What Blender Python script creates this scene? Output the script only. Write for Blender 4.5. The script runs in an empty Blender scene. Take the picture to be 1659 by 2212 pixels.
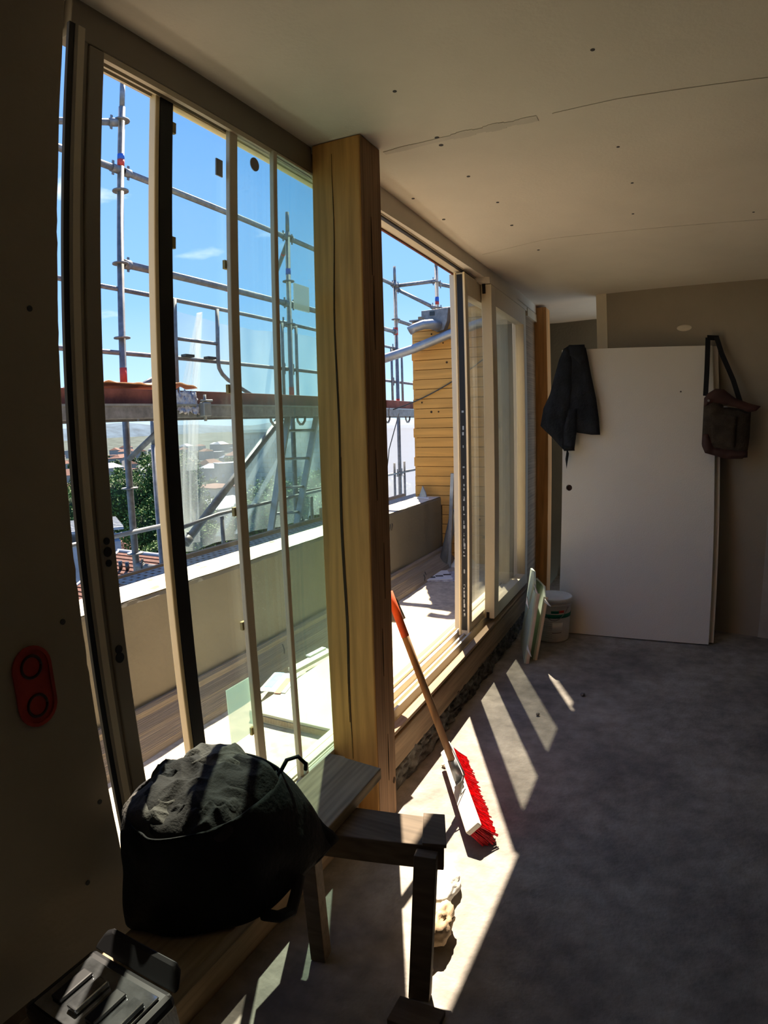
import bpy, bmesh, math, random
from mathutils import Matrix, Vector, noise
random.seed(7)
sc = bpy.context.scene
C = sc.collection
R = math.radians

# ------------------------------------------------------------------ camera
# the photograph was taken through a clip-on wide-angle lens: a fisheye polynomial reproduces its barrel distortion
cd = bpy.data.cameras.new('camera')
cam = bpy.data.objects.new('camera', cd); C.objects.link(cam); sc.camera = cam
cd.type = 'PANO'; cd.panorama_type = 'FISHEYE_LENS_POLYNOMIAL'
cd.sensor_fit = 'VERTICAL'; cd.sensor_height = 22.12; cd.sensor_width = 16.59
cd.fisheye_fov = R(180)
cd.fisheye_polynomial_k0 = 0; cd.fisheye_polynomial_k1 = -.0749; cd.fisheye_polynomial_k2 = 0
cd.fisheye_polynomial_k3 = .0000404; cd.fisheye_polynomial_k4 = 0
cd.clip_start = .02; cd.clip_end = 5000
yaw, pitch, roll = -.4463, -.1399, -.0273
f = Vector((math.sin(yaw)*math.cos(pitch), math.cos(yaw)*math.cos(pitch), math.sin(pitch)))
r0 = Vector((math.cos(yaw), -math.sin(yaw), 0)); u0 = r0.cross(f)
rr = r0*math.cos(roll) + u0*math.sin(roll); uu = -r0*math.sin(roll) + u0*math.cos(roll)
m = Matrix((rr, uu, -f)).transposed().to_4x4(); m.translation = (0, 0, 1.5); cam.matrix_world = m

# ------------------------------------------------------------------ sky, sun, exposure
w = bpy.data.worlds.new('sky'); sc.world = w; w.use_nodes = True
nt = w.node_tree; bg = nt.nodes['Background']; bg.inputs[1].default_value = 1.0
tc = nt.nodes.new('ShaderNodeTexCoord'); sx = nt.nodes.new('ShaderNodeSeparateXYZ')
nt.links.new(tc.outputs['Generated'], sx.inputs[0])
ramp = nt.nodes.new('ShaderNodeValToRGB'); nt.links.new(sx.outputs['Z'], ramp.inputs[0])
cr = ramp.color_ramp
cr.elements[0].position = 0; cr.elements[0].color = (.50, .64, .76, 1)
cr.elements[1].position = 1; cr.elements[1].color = (.07, .17, .55, 1)
for p, c in ((.06, (.40, .60, .80, 1)), (.2, (.22, .43, .78, 1)), (.45, (.15, .33, .72, 1))):
    e = cr.elements.new(p); e.color = c
nz = nt.nodes.new('ShaderNodeTexNoise'); nz.inputs['Scale'].default_value = 5.5; nz.inputs['Detail'].default_value = 7
mp = nt.nodes.new('ShaderNodeMapping'); mp.inputs['Scale'].default_value = (1, 1, 3.2); mp.inputs['Location'].default_value = (3.1, .4, .2)
nt.links.new(tc.outputs['Generated'], mp.inputs[0]); nt.links.new(mp.outputs[0], nz.inputs['Vector'])
cm = nt.nodes.new('ShaderNodeMapRange'); nt.links.new(nz.outputs[0], cm.inputs[0])
for k, v in (('From Min', .66), ('From Max', .78), ('To Min', 0), ('To Max', .6)): cm.inputs[k].default_value = v
mx = nt.nodes.new('ShaderNodeMix'); mx.data_type = 'RGBA'
nt.links.new(cm.outputs[0], mx.inputs[0]); nt.links.new(ramp.outputs[0], mx.inputs[6]); mx.inputs[7].default_value = (.95, .97, 1, 1)
nt.links.new(mx.outputs[2], bg.inputs[0])

sd = bpy.data.lights.new('sun', 'SUN'); sun = bpy.data.objects.new('sun', sd); C.objects.link(sun)
sd.energy = 12.5; sd.angle = R(.55); sd.color = (1, .87, .70)
SUN = Vector((.4415, -.897, -1.38)).normalized()
sun.rotation_euler = SUN.to_track_quat('-Z', 'Y').to_euler()

sc.view_settings.view_transform = 'Standard'; sc.view_settings.look = 'None'
sc.view_settings.gamma = 1; sc.view_settings.exposure = .78; sc.view_settings.use_curve_mapping = False
try:
    sc.cycles.max_bounces = 12; sc.cycles.diffuse_bounces = 7; sc.cycles.transparent_max_bounces = 24
    sc.cycles.sample_clamp_indirect = 6; sc.cycles.use_denoising = True
except Exception: pass

# ------------------------------------------------------------------ materials
def mat(name, col, rough=.8, metal=0, noise_amt=.15, scale=6, bump=0, bscale=40, spec=.3, stretch=(1, 1, 1), col2=None, fine=0, coat=0):
    m = bpy.data.materials.new(name); m.use_nodes = True; t = m.node_tree; b = t.nodes['Principled BSDF']
    b.inputs['Roughness'].default_value = rough; b.inputs['Metallic'].default_value = metal
    b.inputs['Specular IOR Level'].default_value = spec; b.inputs['Coat Weight'].default_value = coat
    co = t.nodes.new('ShaderNodeTexCoord'); mp = t.nodes.new('ShaderNodeMapping'); mp.inputs['Scale'].default_value = stretch
    t.links.new(co.outputs['Object'], mp.inputs[0])
    n = t.nodes.new('ShaderNodeTexNoise'); n.inputs['Scale'].default_value = scale; n.inputs['Detail'].default_value = 6; n.inputs['Roughness'].default_value = .62
    t.links.new(mp.outputs[0], n.inputs['Vector'])
    r = t.nodes.new('ShaderNodeValToRGB'); t.links.new(n.outputs[0], r.inputs[0])
    c2 = col2 or tuple(c*(1-noise_amt*1.6) for c in col); c1 = tuple(min(1, c*(1+noise_amt)) for c in col)
    r.color_ramp.elements[0].position = .34; r.color_ramp.elements[0].color = (*c2, 1)
    r.color_ramp.elements[1].position = .66; r.color_ramp.elements[1].color = (*c1, 1)
    out = r.outputs[0]
    if fine:
        n3 = t.nodes.new('ShaderNodeTexNoise'); n3.inputs['Scale'].default_value = fine; n3.inputs['Detail'].default_value = 3
        t.links.new(co.outputs['Object'], n3.inputs['Vector'])
        k = t.nodes.new('ShaderNodeMapRange'); t.links.new(n3.outputs[0], k.inputs[0])
        k.inputs['From Min'].default_value = .3; k.inputs['From Max'].default_value = .7; k.inputs['To Min'].default_value = .75; k.inputs['To Max'].default_value = 1.12
        mu = t.nodes.new('ShaderNodeMix'); mu.data_type = 'RGBA'; mu.blend_type = 'MULTIPLY'; mu.inputs[0].default_value = 1
        t.links.new(out, mu.inputs[6]); t.links.new(k.outputs[0], mu.inputs[7]); out = mu.outputs[2]
    t.links.new(out, b.inputs['Base Color'])
    if bump:
        n2 = t.nodes.new('ShaderNodeTexNoise'); n2.inputs['Scale'].default_value = bscale; n2.inputs['Detail'].default_value = 4
        t.links.new(mp.outputs[0], n2.inputs['Vector'])
        bp = t.nodes.new('ShaderNodeBump'); bp.inputs['Strength'].default_value = bump; bp.inputs['Distance'].default_value = .01
        t.links.new(n2.outputs[0], bp.inputs['Height']); t.links.new(bp.outputs[0], b.inputs['Normal'])
    return m

def wood(name, col, axis='Z', dark=.55, scale=9, knots=True, rough=.75, wave=.12):
    m = bpy.data.materials.new(name); m.use_nodes = True; t = m.node_tree; b = t.nodes['Principled BSDF']
    b.inputs['Roughness'].default_value = rough; b.inputs['Specular IOR Level'].default_value = .25
    co = t.nodes.new('ShaderNodeTexCoord'); mp = t.nodes.new('ShaderNodeMapping')
    s = [1, 1, 1]; s['XYZ'.index(axis)] = .07; mp.inputs['Scale'].default_value = s
    t.links.new(co.outputs['Object'], mp.inputs[0])
    n = t.nodes.new('ShaderNodeTexNoise'); n.inputs['Scale'].default_value = scale*4; n.inputs['Detail'].default_value = 5; n.inputs['Distortion'].default_value = .6
    t.links.new(mp.outputs[0], n.inputs['Vector'])
    wv = t.nodes.new('ShaderNodeTexWave'); wv.wave_type = 'RINGS'; wv.rings_direction = axis; wv.inputs['Scale'].default_value = scale*2.2
    wv.inputs['Distortion'].default_value = 5; wv.inputs['Detail'].default_value = 3
    t.links.new(mp.outputs[0], wv.inputs['Vector'])
    a = t.nodes.new('ShaderNodeMix'); a.inputs[0].default_value = wave; t.links.new(n.outputs[0], a.inputs[2]); t.links.new(wv.outputs[1], a.inputs[3])
    r = t.nodes.new('ShaderNodeValToRGB'); t.links.new(a.outputs[0], r.inputs[0])
    r.color_ramp.elements[0].position = .3; r.color_ramp.elements[0].color = (*[c*dark for c in col], 1)
    r.color_ramp.elements[1].position = .7; r.color_ramp.elements[1].color = (*[min(1, c*1.1) for c in col], 1)
    out = r.outputs[0]
    if knots:
        v = t.nodes.new('ShaderNodeTexVoronoi'); v.inputs['Scale'].default_value = 3.2; v.inputs['Randomness'].default_value = 1
        mp2 = t.nodes.new('ShaderNodeMapping'); s = [1, 1, 1]; s['XYZ'.index(axis)] = .55; mp2.inputs['Scale'].default_value = s
        t.links.new(co.outputs['Object'], mp2.inputs[0]); t.links.new(mp2.outputs[0], v.inputs['Vector'])
        k = t.nodes.new('ShaderNodeMapRange'); t.links.new(v.outputs['Distance'], k.inputs[0])
        k.inputs['From Min'].default_value = .03; k.inputs['From Max'].default_value = .075; k.inputs['To Min'].default_value = .4; k.inputs['To Max'].default_value = 1
        mu = t.nodes.new('ShaderNodeMix'); mu.data_type = 'RGBA'; mu.blend_type = 'MULTIPLY'; mu.inputs[0].default_value = 1
        t.links.new(out, mu.inputs[6]); t.links.new(k.outputs[0], mu.inputs[7]); out = mu.outputs[2]
    t.links.new(out, b.inputs['Base Color'])
    bp = t.nodes.new('ShaderNodeBump'); bp.inputs['Strength'].default_value = .25; bp.inputs['Distance'].default_value = .004
    t.links.new(n.outputs[0], bp.inputs['Height']); t.links.new(bp.outputs[0], b.inputs['Normal'])
    return m

def glass(name, tint, dust=.06, specks=True, haze_low=0, refl=1.0):
    m = bpy.data.materials.new(name); m.use_nodes = True; t = m.node_tree; t.nodes.remove(t.nodes['Principled BSDF'])
    o = t.nodes['Material Output']
    tr = t.nodes.new('ShaderNodeBsdfTransparent'); tr.inputs[0].default_value = (*tint, 1)
    gl = t.nodes.new('ShaderNodeBsdfGlossy'); gl.inputs['Roughness'].default_value = .02
    fr = t.nodes.new('ShaderNodeLayerWeight'); fr.inputs[0].default_value = .5
    pw5 = t.nodes.new('ShaderNodeMath'); pw5.operation = 'POWER'; pw5.inputs[1].default_value = 5; t.links.new(fr.outputs['Facing'], pw5.inputs[0])
    sc_ = t.nodes.new('ShaderNodeMath'); sc_.operation = 'MULTIPLY_ADD'; sc_.inputs[1].default_value = .9*refl; sc_.inputs[2].default_value = .035*refl; t.links.new(pw5.outputs[0], sc_.inputs[0])
    m1 = t.nodes.new('ShaderNodeMixShader'); t.links.new(sc_.outputs[0], m1.inputs[0]); t.links.new(tr.outputs[0], m1.inputs[1]); t.links.new(gl.outputs[0], m1.inputs[2])
    df = t.nodes.new('ShaderNodeBsdfDiffuse'); df.inputs[0].default_value = (.75, .74, .66, 1)
    tl = t.nodes.new('ShaderNodeBsdfTranslucent'); tl.inputs[0].default_value = (.75, .74, .66, 1)
    md = t.nodes.new('ShaderNodeMixShader'); t.links.new(df.outputs[0], md.inputs[1]); t.links.new(tl.outputs[0], md.inputs[2])
    co = t.nodes.new('ShaderNodeTexCoord'); n = t.nodes.new('ShaderNodeTexNoise'); n.inputs['Scale'].default_value = 3; n.inputs['Detail'].default_value = 8
    t.links.new(co.outputs['Object'], n.inputs['Vector'])
    a = t.nodes.new('ShaderNodeMapRange'); t.links.new(n.outputs[0], a.inputs[0])
    a.inputs['From Min'].default_value = .3; a.inputs['From Max'].default_value = .75; a.inputs['To Min'].default_value = dust*.4; a.inputs['To Max'].default_value = dust*1.8
    val = a.outputs[0]
    if specks:
        v = t.nodes.new('ShaderNodeTexVoronoi'); v.inputs['Scale'].default_value = 60; t.links.new(co.outputs['Object'], v.inputs['Vector'])
        b = t.nodes.new('ShaderNodeMapRange'); t.links.new(v.outputs['Distance'], b.inputs[0])
        b.inputs['From Min'].default_value = .06; b.inputs['From Max'].default_value = .13; b.inputs['To Min'].default_value = .35; b.inputs['To Max'].default_value = 0
        n2 = t.nodes.new('ShaderNodeTexNoise'); n2.inputs['Scale'].default_value = 2.2; t.links.new(co.outputs['Object'], n2.inputs['Vector'])
        g = t.nodes.new('ShaderNodeMapRange'); t.links.new(n2.outputs[0], g.inputs[0]); g.inputs['From Min'].default_value = .5; g.inputs['From Max'].default_value = .62
        mu = t.nodes.new('ShaderNodeMath'); mu.operation = 'MULTIPLY'; t.links.new(b.outputs[0], mu.inputs[0]); t.links.new(g.outputs[0], mu.inputs[1])
        ad = t.nodes.new('ShaderNodeMath'); ad.use_clamp = True; t.links.new(val, ad.inputs[0]); t.links.new(mu.outputs[0], ad.inputs[1]); val = ad.outputs[0]
    m2 = t.nodes.new('ShaderNodeMixShader'); t.links.new(val, m2.inputs[0]); t.links.new(m1.outputs[0], m2.inputs[1]); t.links.new(md.outputs[0], m2.inputs[2])
    t.links.new(m2.outputs[0], o.inputs[0])
    return m

def film(name, opacity, col=(.8, .82, .82)):
    m = bpy.data.materials.new(name); m.use_nodes = True; t = m.node_tree; t.nodes.remove(t.nodes['Principled BSDF'])
    o = t.nodes['Material Output']; tr = t.nodes.new('ShaderNodeBsdfTransparent')
    tl = t.nodes.new('ShaderNodeBsdfTranslucent'); tl.inputs[0].default_value = (*col, 1)
    df = t.nodes.new('ShaderNodeBsdfDiffuse'); df.inputs[0].default_value = (*col, 1)
    gl = t.nodes.new('ShaderNodeBsdfGlossy'); gl.inputs['Roughness'].default_value = .25
    a = t.nodes.new('ShaderNodeMixShader'); t.links.new(tl.outputs[0], a.inputs[1]); t.links.new(df.outputs[0], a.inputs[2]); a.inputs[0].default_value = .35
    g = t.nodes.new('ShaderNodeMixShader'); g.inputs[0].default_value = .06; t.links.new(a.outputs[0], g.inputs[1]); t.links.new(gl.outputs[0], g.inputs[2])
    b = t.nodes.new('ShaderNodeMixShader'); b.inputs[0].default_value = opacity; t.links.new(tr.outputs[0], b.inputs[1]); t.links.new(g.outputs[0], b.inputs[2])
    t.links.new(b.outputs[0], o.inputs[0]); return m

M = dict(
    floor=mat('screed floor', (.29, .26, .225), .9, 0, .22, 2.2, .35, 60, fine=14),
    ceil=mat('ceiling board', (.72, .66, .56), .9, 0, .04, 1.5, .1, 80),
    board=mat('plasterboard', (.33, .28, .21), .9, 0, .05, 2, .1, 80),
    board_pale=mat('pale plasterboard edge', (.66, .58, .44), .9, 0, .04, 3),
    joint=mat('ceiling joint', (.62, .565, .48), .9, 0, .05),
    compound=mat('joint compound', (.42, .38, .32), .9, 0, .08, 6),
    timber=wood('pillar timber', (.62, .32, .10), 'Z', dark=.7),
    timber_shade=wood('shaded pillar face', (.30, .17, .085), 'Z', dark=.6),  # same pine, darkened: the room-side face's shade is put into the colour
    timber_far=wood('far pillar timber', (.68, .37, .14), 'Z', scale=7),
    crack=mat('crack', (.05, .03, .015), 1, 0, 0),
    larch=wood('larch plank', (.66, .34, .085), 'X', dark=.8, scale=6),
    sillwood=wood('sill timber', (.33, .23, .14), 'Y', dark=.6, knots=False),
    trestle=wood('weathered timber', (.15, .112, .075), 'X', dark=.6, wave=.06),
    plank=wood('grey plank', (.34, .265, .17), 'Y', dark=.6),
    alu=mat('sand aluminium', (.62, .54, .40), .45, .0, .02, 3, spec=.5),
    cream=mat('bounce-lit cream', (.93, .74, .42), .5, 0, .02, 3, spec=.5),  # frame colour brightened: bounced outdoor light is mixed into it
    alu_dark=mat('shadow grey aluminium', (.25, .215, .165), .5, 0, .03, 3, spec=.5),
    black=mat('black gasket', (.012, .013, .015), .5, 0, 0),
    steel=mat('galvanised steel', (.21, .215, .22), .55, .4, .15, 12, spec=.5, fine=30),
    steel_lt=mat('zinc pipe', (.32, .335, .35), .42, .6, .12, 10, spec=.5),
    red=mat('red paint', (.55, .06, .04), .6, 0, .1), blue=mat('blue band', (.03, .12, .5), .6, 0, .1),
    pale_blue=mat('pale blue print', (.22, .42, .70), .7, 0, .1, 20), coral=mat('coral red print', (.72, .22, .16), .7, 0, .1, 20),
    rust_dark=mat('dark worn steel', (.10, .075, .055), .5, .3, .2, 10),
    rust=mat('red brown deck edge', (.17, .06, .042), .8, 0, .25, 8, .2, 50),
    orange=mat('orange sheet', (.75, .42, .25), .8, 0, .1, 8),
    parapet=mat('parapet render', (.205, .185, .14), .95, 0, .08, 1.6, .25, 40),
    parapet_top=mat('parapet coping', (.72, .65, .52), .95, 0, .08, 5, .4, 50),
    terrace=mat('terrace screed', (.58, .49, .37), .95, 0, .16, 3, .4, 45, fine=22),
    slab=mat('pale board', (.58, .53, .42), .9, 0, .06, 2, .1, 50),
    upstand=mat('bitumen upstand', (.30, .25, .19), .95, 0, .15, 4, .7, 8, stretch=(18, .6, 30)),
    mortar=mat('crumbled mortar', (.10, .095, .085), 1, 0, .7, 14, .8, 30, col2=(.02, .02, .02)),
    door=mat('door leaf laminate', (.70, .66, .59), .55, 0, .02, 2, .15, 160),
    door_edge=mat('door leaf edge', (.52, .42, .25), .8, 0, .05, 5),
    jacket=mat('black jacket cloth', (.012, .014, .018), .85, 0, .3, 10, .4, 60),
    satchel=mat('brown canvas', (.045, .033, .022), .9, 0, .25, 14, .4, 120),
    flap=mat('brown leather', (.05, .02, .016), .6, 0, .2, 8),
    strap=mat('black webbing', (.01, .01, .011), .8, 0, .1),
    bucket=mat('white plastic', (.62, .62, .58), .45, 0, .08, 5, spec=.5), green=mat('green band', (.0, .15, .09), .5, 0, .05),
    label=mat('faded print', (.42, .42, .38), .6, 0, .15, 40), ink=mat('dark print', (.06, .06, .06), .7, 0, 0),
    greenboard=mat('green plasterboard', (.50, .58, .46), .9, 0, .04, 4), gypsum=mat('gypsum core', (.74, .62, .48), .95, 0, .06, 20),
    paper=mat('white paper', (.8, .8, .78), .8, 0, .03), newsprint=mat('newspaper print', (.55, .54, .55), .8, 0, .25, 30, col2=(.25, .2, .22)),
    broomwood=mat('broom board', (.72, .65, .55), .7, 0, .06, 8), handle=wood('broom handle', (.38, .24, .13), 'Z', knots=False),
    redtape=mat('orange red tape', (.62, .10, .03), .6, 0, .12, 20), bristle=mat('red bristles', (.72, .03, .045), .6, 0, .25, 60),
    bag=mat('black bag cloth', (.006, .0065, .007), .8, 0, .3, 10, .3, 80), cloth=mat('grey black cloth', (.028, .026, .025), .95, 0, .3, 8, .3, 160),
    cloth2=mat('grey cotton', (.085, .080, .072), .95, 0, .2, 8, .3, 160),
    socket=mat('red plastic socket box', (.35, .035, .02), .5, 0, .15, 20), case=mat('black plastic', (.012, .012, .013), .3, 0, 0, spec=.6),
    chrome=mat('glossy tray', (.42, .44, .46), .08, .9, .3, 14, spec=.8),
    sack=mat('crumpled brown paper', (.50, .36, .22), .85, 0, .3, 12, .8, 14), sackw=mat('white cement paper', (.75, .72, .66), .8, 0, .1, 12, .6, 20),
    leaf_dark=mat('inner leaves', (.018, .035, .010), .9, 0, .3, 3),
    leaf=mat('leaves', (.075, .14, .028), .7, 0, .35, 3, col2=(.025, .06, .012)), bark=mat('bark', (.08, .06, .04), .9),
    rooftile=mat('red roof tile', (.125, .055, .038), .85, 0, .2, 4), roofgrey=mat('grey sheet roof', (.30, .32, .36), .6, 0, .1, 3),
    housewall=mat('house render', (.30, .28, .26), .9, 0, .08, 1), block=mat('pale blocks', (.34, .34, .335), .95, 0, .08, 2),
    land=mat('land', (.045, .058, .05), 1, 0, .4, .04, col2=(.02, .03, .02)), hill=mat('haze-blue wooded ridge', (.06, .095, .13), 1, 0, .2, .02),  # the ridge's blue is distance haze put into its base colour
    foam=mat('cork pad', (.45, .36, .16), .9, 0, .1), sticker=mat('grey sticker', (.33, .33, .33), .8, 0, .05),
)
M['glass'] = glass('glazing', (.93, .985, .97), .012)
M['glass_t'] = glass('tinted glazing', (.90, .98, .965), .02)
M['glass_clean'] = glass('reflective glazing', (.982, .995, .985), .007, refl=1.1)
M['film'] = film('clear plastic sheet', .30, (.62, .64, .62)); M['fold'] = film('gathered plastic sheet', .17)
M['greenfilm'] = film('pale green film', .55, (.55, .75, .62)); M['sheet'] = film('translucent notice', .6, (.8, .82, .7))
M['mesh'] = film('white scaffold netting', .62, (.85, .84, .88))

# ------------------------------------------------------------------ mesh helpers
class MB:
    def __init__(s): s.v = []; s.f = []; s.sm = []
    def add(s, vs, fs, smooth=False):
        n = len(s.v); s.v += [tuple(p) for p in vs]; s.f += [tuple(i+n for i in q) for q in fs]; s.sm += [smooth]*len(fs); return s
    def box(s, x0, x1, y0, y1, z0, z1):
        return s.add([(x, y, z) for x in (x0, x1) for y in (y0, y1) for z in (z0, z1)],
                     [(0, 1, 3, 2), (4, 6, 7, 5), (0, 4, 5, 1), (2, 3, 7, 6), (0, 2, 6, 4), (1, 5, 7, 3)])
    def obox(s, c, ax, ay, az, dx, dy, dz):
        c = Vector(c); ax = Vector(ax).normalized(); ay = Vector(ay).normalized(); az = Vector(az).normalized()
        return s.add([c + ax*dx*i/2 + ay*dy*j/2 + az*dz*k/2 for i in (-1, 1) for j in (-1, 1) for k in (-1, 1)],
                     [(0, 1, 3, 2), (4, 6, 7, 5), (0, 4, 5, 1), (2, 3, 7, 6), (0, 2, 6, 4), (1, 5, 7, 3)])
    def cyl(s, a, b, r, r2=None, n=14):
        return s.tube([a, b], [r, r if r2 is None else r2], n)
    def tube(s, pts, r, n=12, cap=True):
        pts = [Vector(p) for p in pts]; k = len(pts); rs = r if isinstance(r, (list, tuple)) else [r]*k
        vs = []; d0 = (pts[1]-pts[0]).normalized(); up = Vector((0, 0, 1)) if abs(d0.z) < .9 else Vector((1, 0, 0)); a = d0.cross(up).normalized()
        for i, p in enumerate(pts):
            d = (pts[min(i+1, k-1)] - pts[max(i-1, 0)]).normalized(); a = (a - d*a.dot(d)).normalized(); b = d.cross(a)
            for j in range(n):
                t = 2*math.pi*j/n; vs.append(p + (a*math.cos(t) + b*math.sin(t))*rs[i])
        fs = [(i*n+j, i*n+(j+1) % n, (i+1)*n+(j+1) % n, (i+1)*n+j) for i in range(k-1) for j in range(n)]
        s.add(vs, fs, True)
        if cap: n0 = len(s.v)-len(vs); s.f += [tuple(n0+j for j in range(n))[::-1], tuple(n0+(k-1)*n+j for j in range(n))]; s.sm += [False]*2
        return s
    def prism(s, poly, d):
        d = Vector(d); k = len(poly); vs = [Vector(p) for p in poly] + [Vector(p)+d for p in poly]
        return s.add(vs, [tuple(range(k))[::-1], tuple(range(k, 2*k))] + [(i, (i+1) % k, k+(i+1) % k, k+i) for i in range(k)])
    def grid(s, fn, nu, nv, smooth=True):
        return s.add([fn(i/(nu-1), j/(nv-1)) for i in range(nu) for j in range(nv)],
                     [(i*nv+j, (i+1)*nv+j, (i+1)*nv+j+1, i*nv+j+1) for i in range(nu-1) for j in range(nv-1)], smooth)
    def lathe(s, prof, c, n=32):
        vs = [(c[0]+r*math.cos(2*math.pi*j/n), c[1]+r*math.sin(2*math.pi*j/n), c[2]+z) for r, z in prof for j in range(n)]
        return s.add(vs, [(i*n+j, i*n+(j+1) % n, (i+1)*n+(j+1) % n, (i+1)*n+j) for i in range(len(prof)-1) for j in range(n)], True)
    def build(s, name, m, parent=None, bevel=0, solid=0):
        me = bpy.data.meshes.new(name); me.from_pydata(s.v, [], s.f); me.materials.append(m)
        bm = bmesh.new(); bm.from_mesh(me); bmesh.ops.recalc_face_normals(bm, faces=bm.faces); bm.to_mesh(me); bm.free()
        me.polygons.foreach_set('use_smooth', s.sm); me.update()
        o = bpy.data.objects.new(name, me); C.objects.link(o)
        if parent is not None:
            o.parent = parent; o.matrix_parent_inverse = Matrix.Translation(-Vector(parent.get('at', (0, 0, 0))))
        if bevel:
            b = o.modifiers.new('bevel', 'BEVEL'); b.width = bevel; b.segments = 2; b.limit_method = 'ANGLE'
        if solid:
            b = o.modifiers.new('solid', 'SOLIDIFY'); b.thickness = solid; b.offset = 0
        return o

def box(x0, x1, y0, y1, z0, z1): return MB().box(x0, x1, y0, y1, z0, z1)
def tag(o, label=None, cat=None, group=None, kind=None):
    if label: o['label'] = label
    if cat: o['category'] = cat
    if group: o['group'] = group
    if kind: o['kind'] = kind
    return o
def thing(name, at, label, cat, group=None):
    o = bpy.data.objects.new(name, None); o.empty_display_size = .05; C.objects.link(o)
    o.location = at; o['at'] = tuple(float(a) for a in at)
    return tag(o, label, cat, group)
def struct(o, label=None): return tag(o, label, kind='structure')


# ------------------------------------------------------------------ setting: room shell
def sstep(a, b, x):
    t = max(0, min(1, (x-a)/(b-a))); return t*t*(3-2*t)
def ceil_z(x, y):     # the boards sag towards the right-hand window
    return 2.47 - 0.035*sstep(-.5, -1.05, x)*sstep(1.95, 3.3, y)*(1-.35*sstep(4.9, 6, y))

def floor_fn(u, v):
    x = -.99 + 4.2*u; y = -2.5 + 8.6*v
    return (x, y, .004*noise.noise((x*1.5, y*1.5, 0)) - .003)
fl = MB().grid(floor_fn, 90, 160); fl.box(-.99, 3.21, -2.5, 6.1, -.2, -.02)
struct(fl.build('floor', M['floor']), 'bare dusty grey concrete floor of the room')
ce = MB().grid(lambda u, v: (-1.14+4.35*u, -2.5+8.6*v, ceil_z(-1.14+4.35*u, -2.5+8.6*v)), 80, 150); ce.box(-1.10, 3.21, -2.5, 6.1, 2.52, 2.75)
ceiling = struct(ce.build('ceiling', M['ceil']), 'unpainted beige plasterboard ceiling with screw heads and joints')
for (x, y, r) in ((-.691, 1.591, .006), (-.691, 1.933, .008), (-.699, 1.994, .008), (-.135, 1.594, .006), (-.70, 2.302, .007), (-.672, 2.629, .007),
                  (-.126, 2.231, .006), (-.98, 2.415, .007), (-.95, 2.707, .008), (-.691, 2.958, .008), (-.66, 3.45, .008), (-.1, 2.6, .006), (-.12, 3.0, .006), (.42, 1.9, .006), (.45, 2.5, .006), (.43, 3.1, .006)):
    z = ceil_z(x, y)
    MB().cyl((x, y, z-.0015), (x, y, z+.004), r, n=12).build('screw_head', M['ink'], ceiling)
for (pts, wd) in (([(-.9, 1.965), (-.60, 1.945), (-.35, 1.925)], .03), ([(-.30, 1.91), (-.1, 1.88), (.5, 1.85), (1.4, 1.83)], .003), ([(-.95, 3.33), (-.6, 3.28), (.03, 3.25), (.9, 3.2)], .004)):
    j = MB()
    for a, b in zip(pts[:-1], pts[1:]):
        n = 14
        for i in range(n):
            p = [a[k]+(b[k]-a[k])*i/n for k in (0, 1)]; q = [a[k]+(b[k]-a[k])*(i+1)/n for k in (0, 1)]
            w0 = .8*wd*(.5+.5*abs(noise.noise((p[0]*9, 1, 2)))*2); z = ceil_z(*p); z2 = ceil_z(*q)
            j.add([(p[0], p[1]-w0, z-.0012), (q[0], q[1]-w0, z2-.0012), (q[0], q[1]+w0, z2-.0012), (p[0], p[1]+w0, z-.0012)], [(0, 1, 2, 3)])
    j.build('board_joint', M['joint'], ceiling, solid=.002)

# wall with the windows: plinth under the sill, lintel, left piece
wb = MB().box(-1.25, -.992, .77, 5.0, -.2, .235)
ww = struct(wb.build('wall_window', M['sillwood']), 'low wall under the sliding windows')
# wood face board and crumbled strip below it
tr = struct(box(-1.0, -.975, 1.94, 4.96, .09, .232).build('trim_1', M['sillwood'], bevel=.004), 'rough timber board facing the window sill')
mo = MB()
def mort(u, v):
    y = 1.94+3.0*u; n = noise.noise((y*6, v*3, 1)); n2 = noise.noise((y*22, v*9, 4))
    return (-.985 + .045*v*(.6+.5*n) + .02*n2, y, .10*(1-v) + .012*n2)
mo.grid(mort, 260, 14)
mo.build('mortar_strip', M['mortar'], ww, solid=.004)
# left window wall part and head
lint = MB().box(-1.165, -1.125, .79, 4.98, 2.40, 2.76)
struct(lint.build('wall_lintel', M['parapet']), 'outer lintel over the windows')
struct(box(-1.165, 3.4, -2.7, 6.4, 2.76, 2.95).build('roof', M['parapet']), 'roof slab over the room')

def lw(u, v):
    z = -.1+2.6*u; return (z,)
lm = MB()
n = 110     # the torn edge of the left plasterboard
prev = None
for i in range(n+1):
    z = .0 + 2.475*i/n
    e = .768 + .0015*noise.noise((z*9, 0, 3)) + (.0025*noise.noise((z*40, 2, 0)) if noise.noise((z*3, 7, 1)) > .0 else 0)
    row = [(-1.06, -2.5, z), (-1.06, e-.004, z), (-1.064, e, z), (-1.085, e+.002, z), (-1.085, -2.5, z)]
    if prev is not None:
        lm.add(prev+row, [(k, k+1, k+6, k+5) for k in range(4)])
    prev = row
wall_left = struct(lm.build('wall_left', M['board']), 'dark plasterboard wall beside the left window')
MB().box(-1.28, -1.087, -2.5, .72, -.2, 2.75).build('wall_core', M['parapet'], wall_left)
for (y, z) in ((.719, 1.141), (.735, .72), (.70, 1.75), (.66, .55)):
    MB().cyl((-1.0605, y, z), (-1.0585, y, z), .006, n=10).build('screw_head', M['ink'], wall_left)

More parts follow.
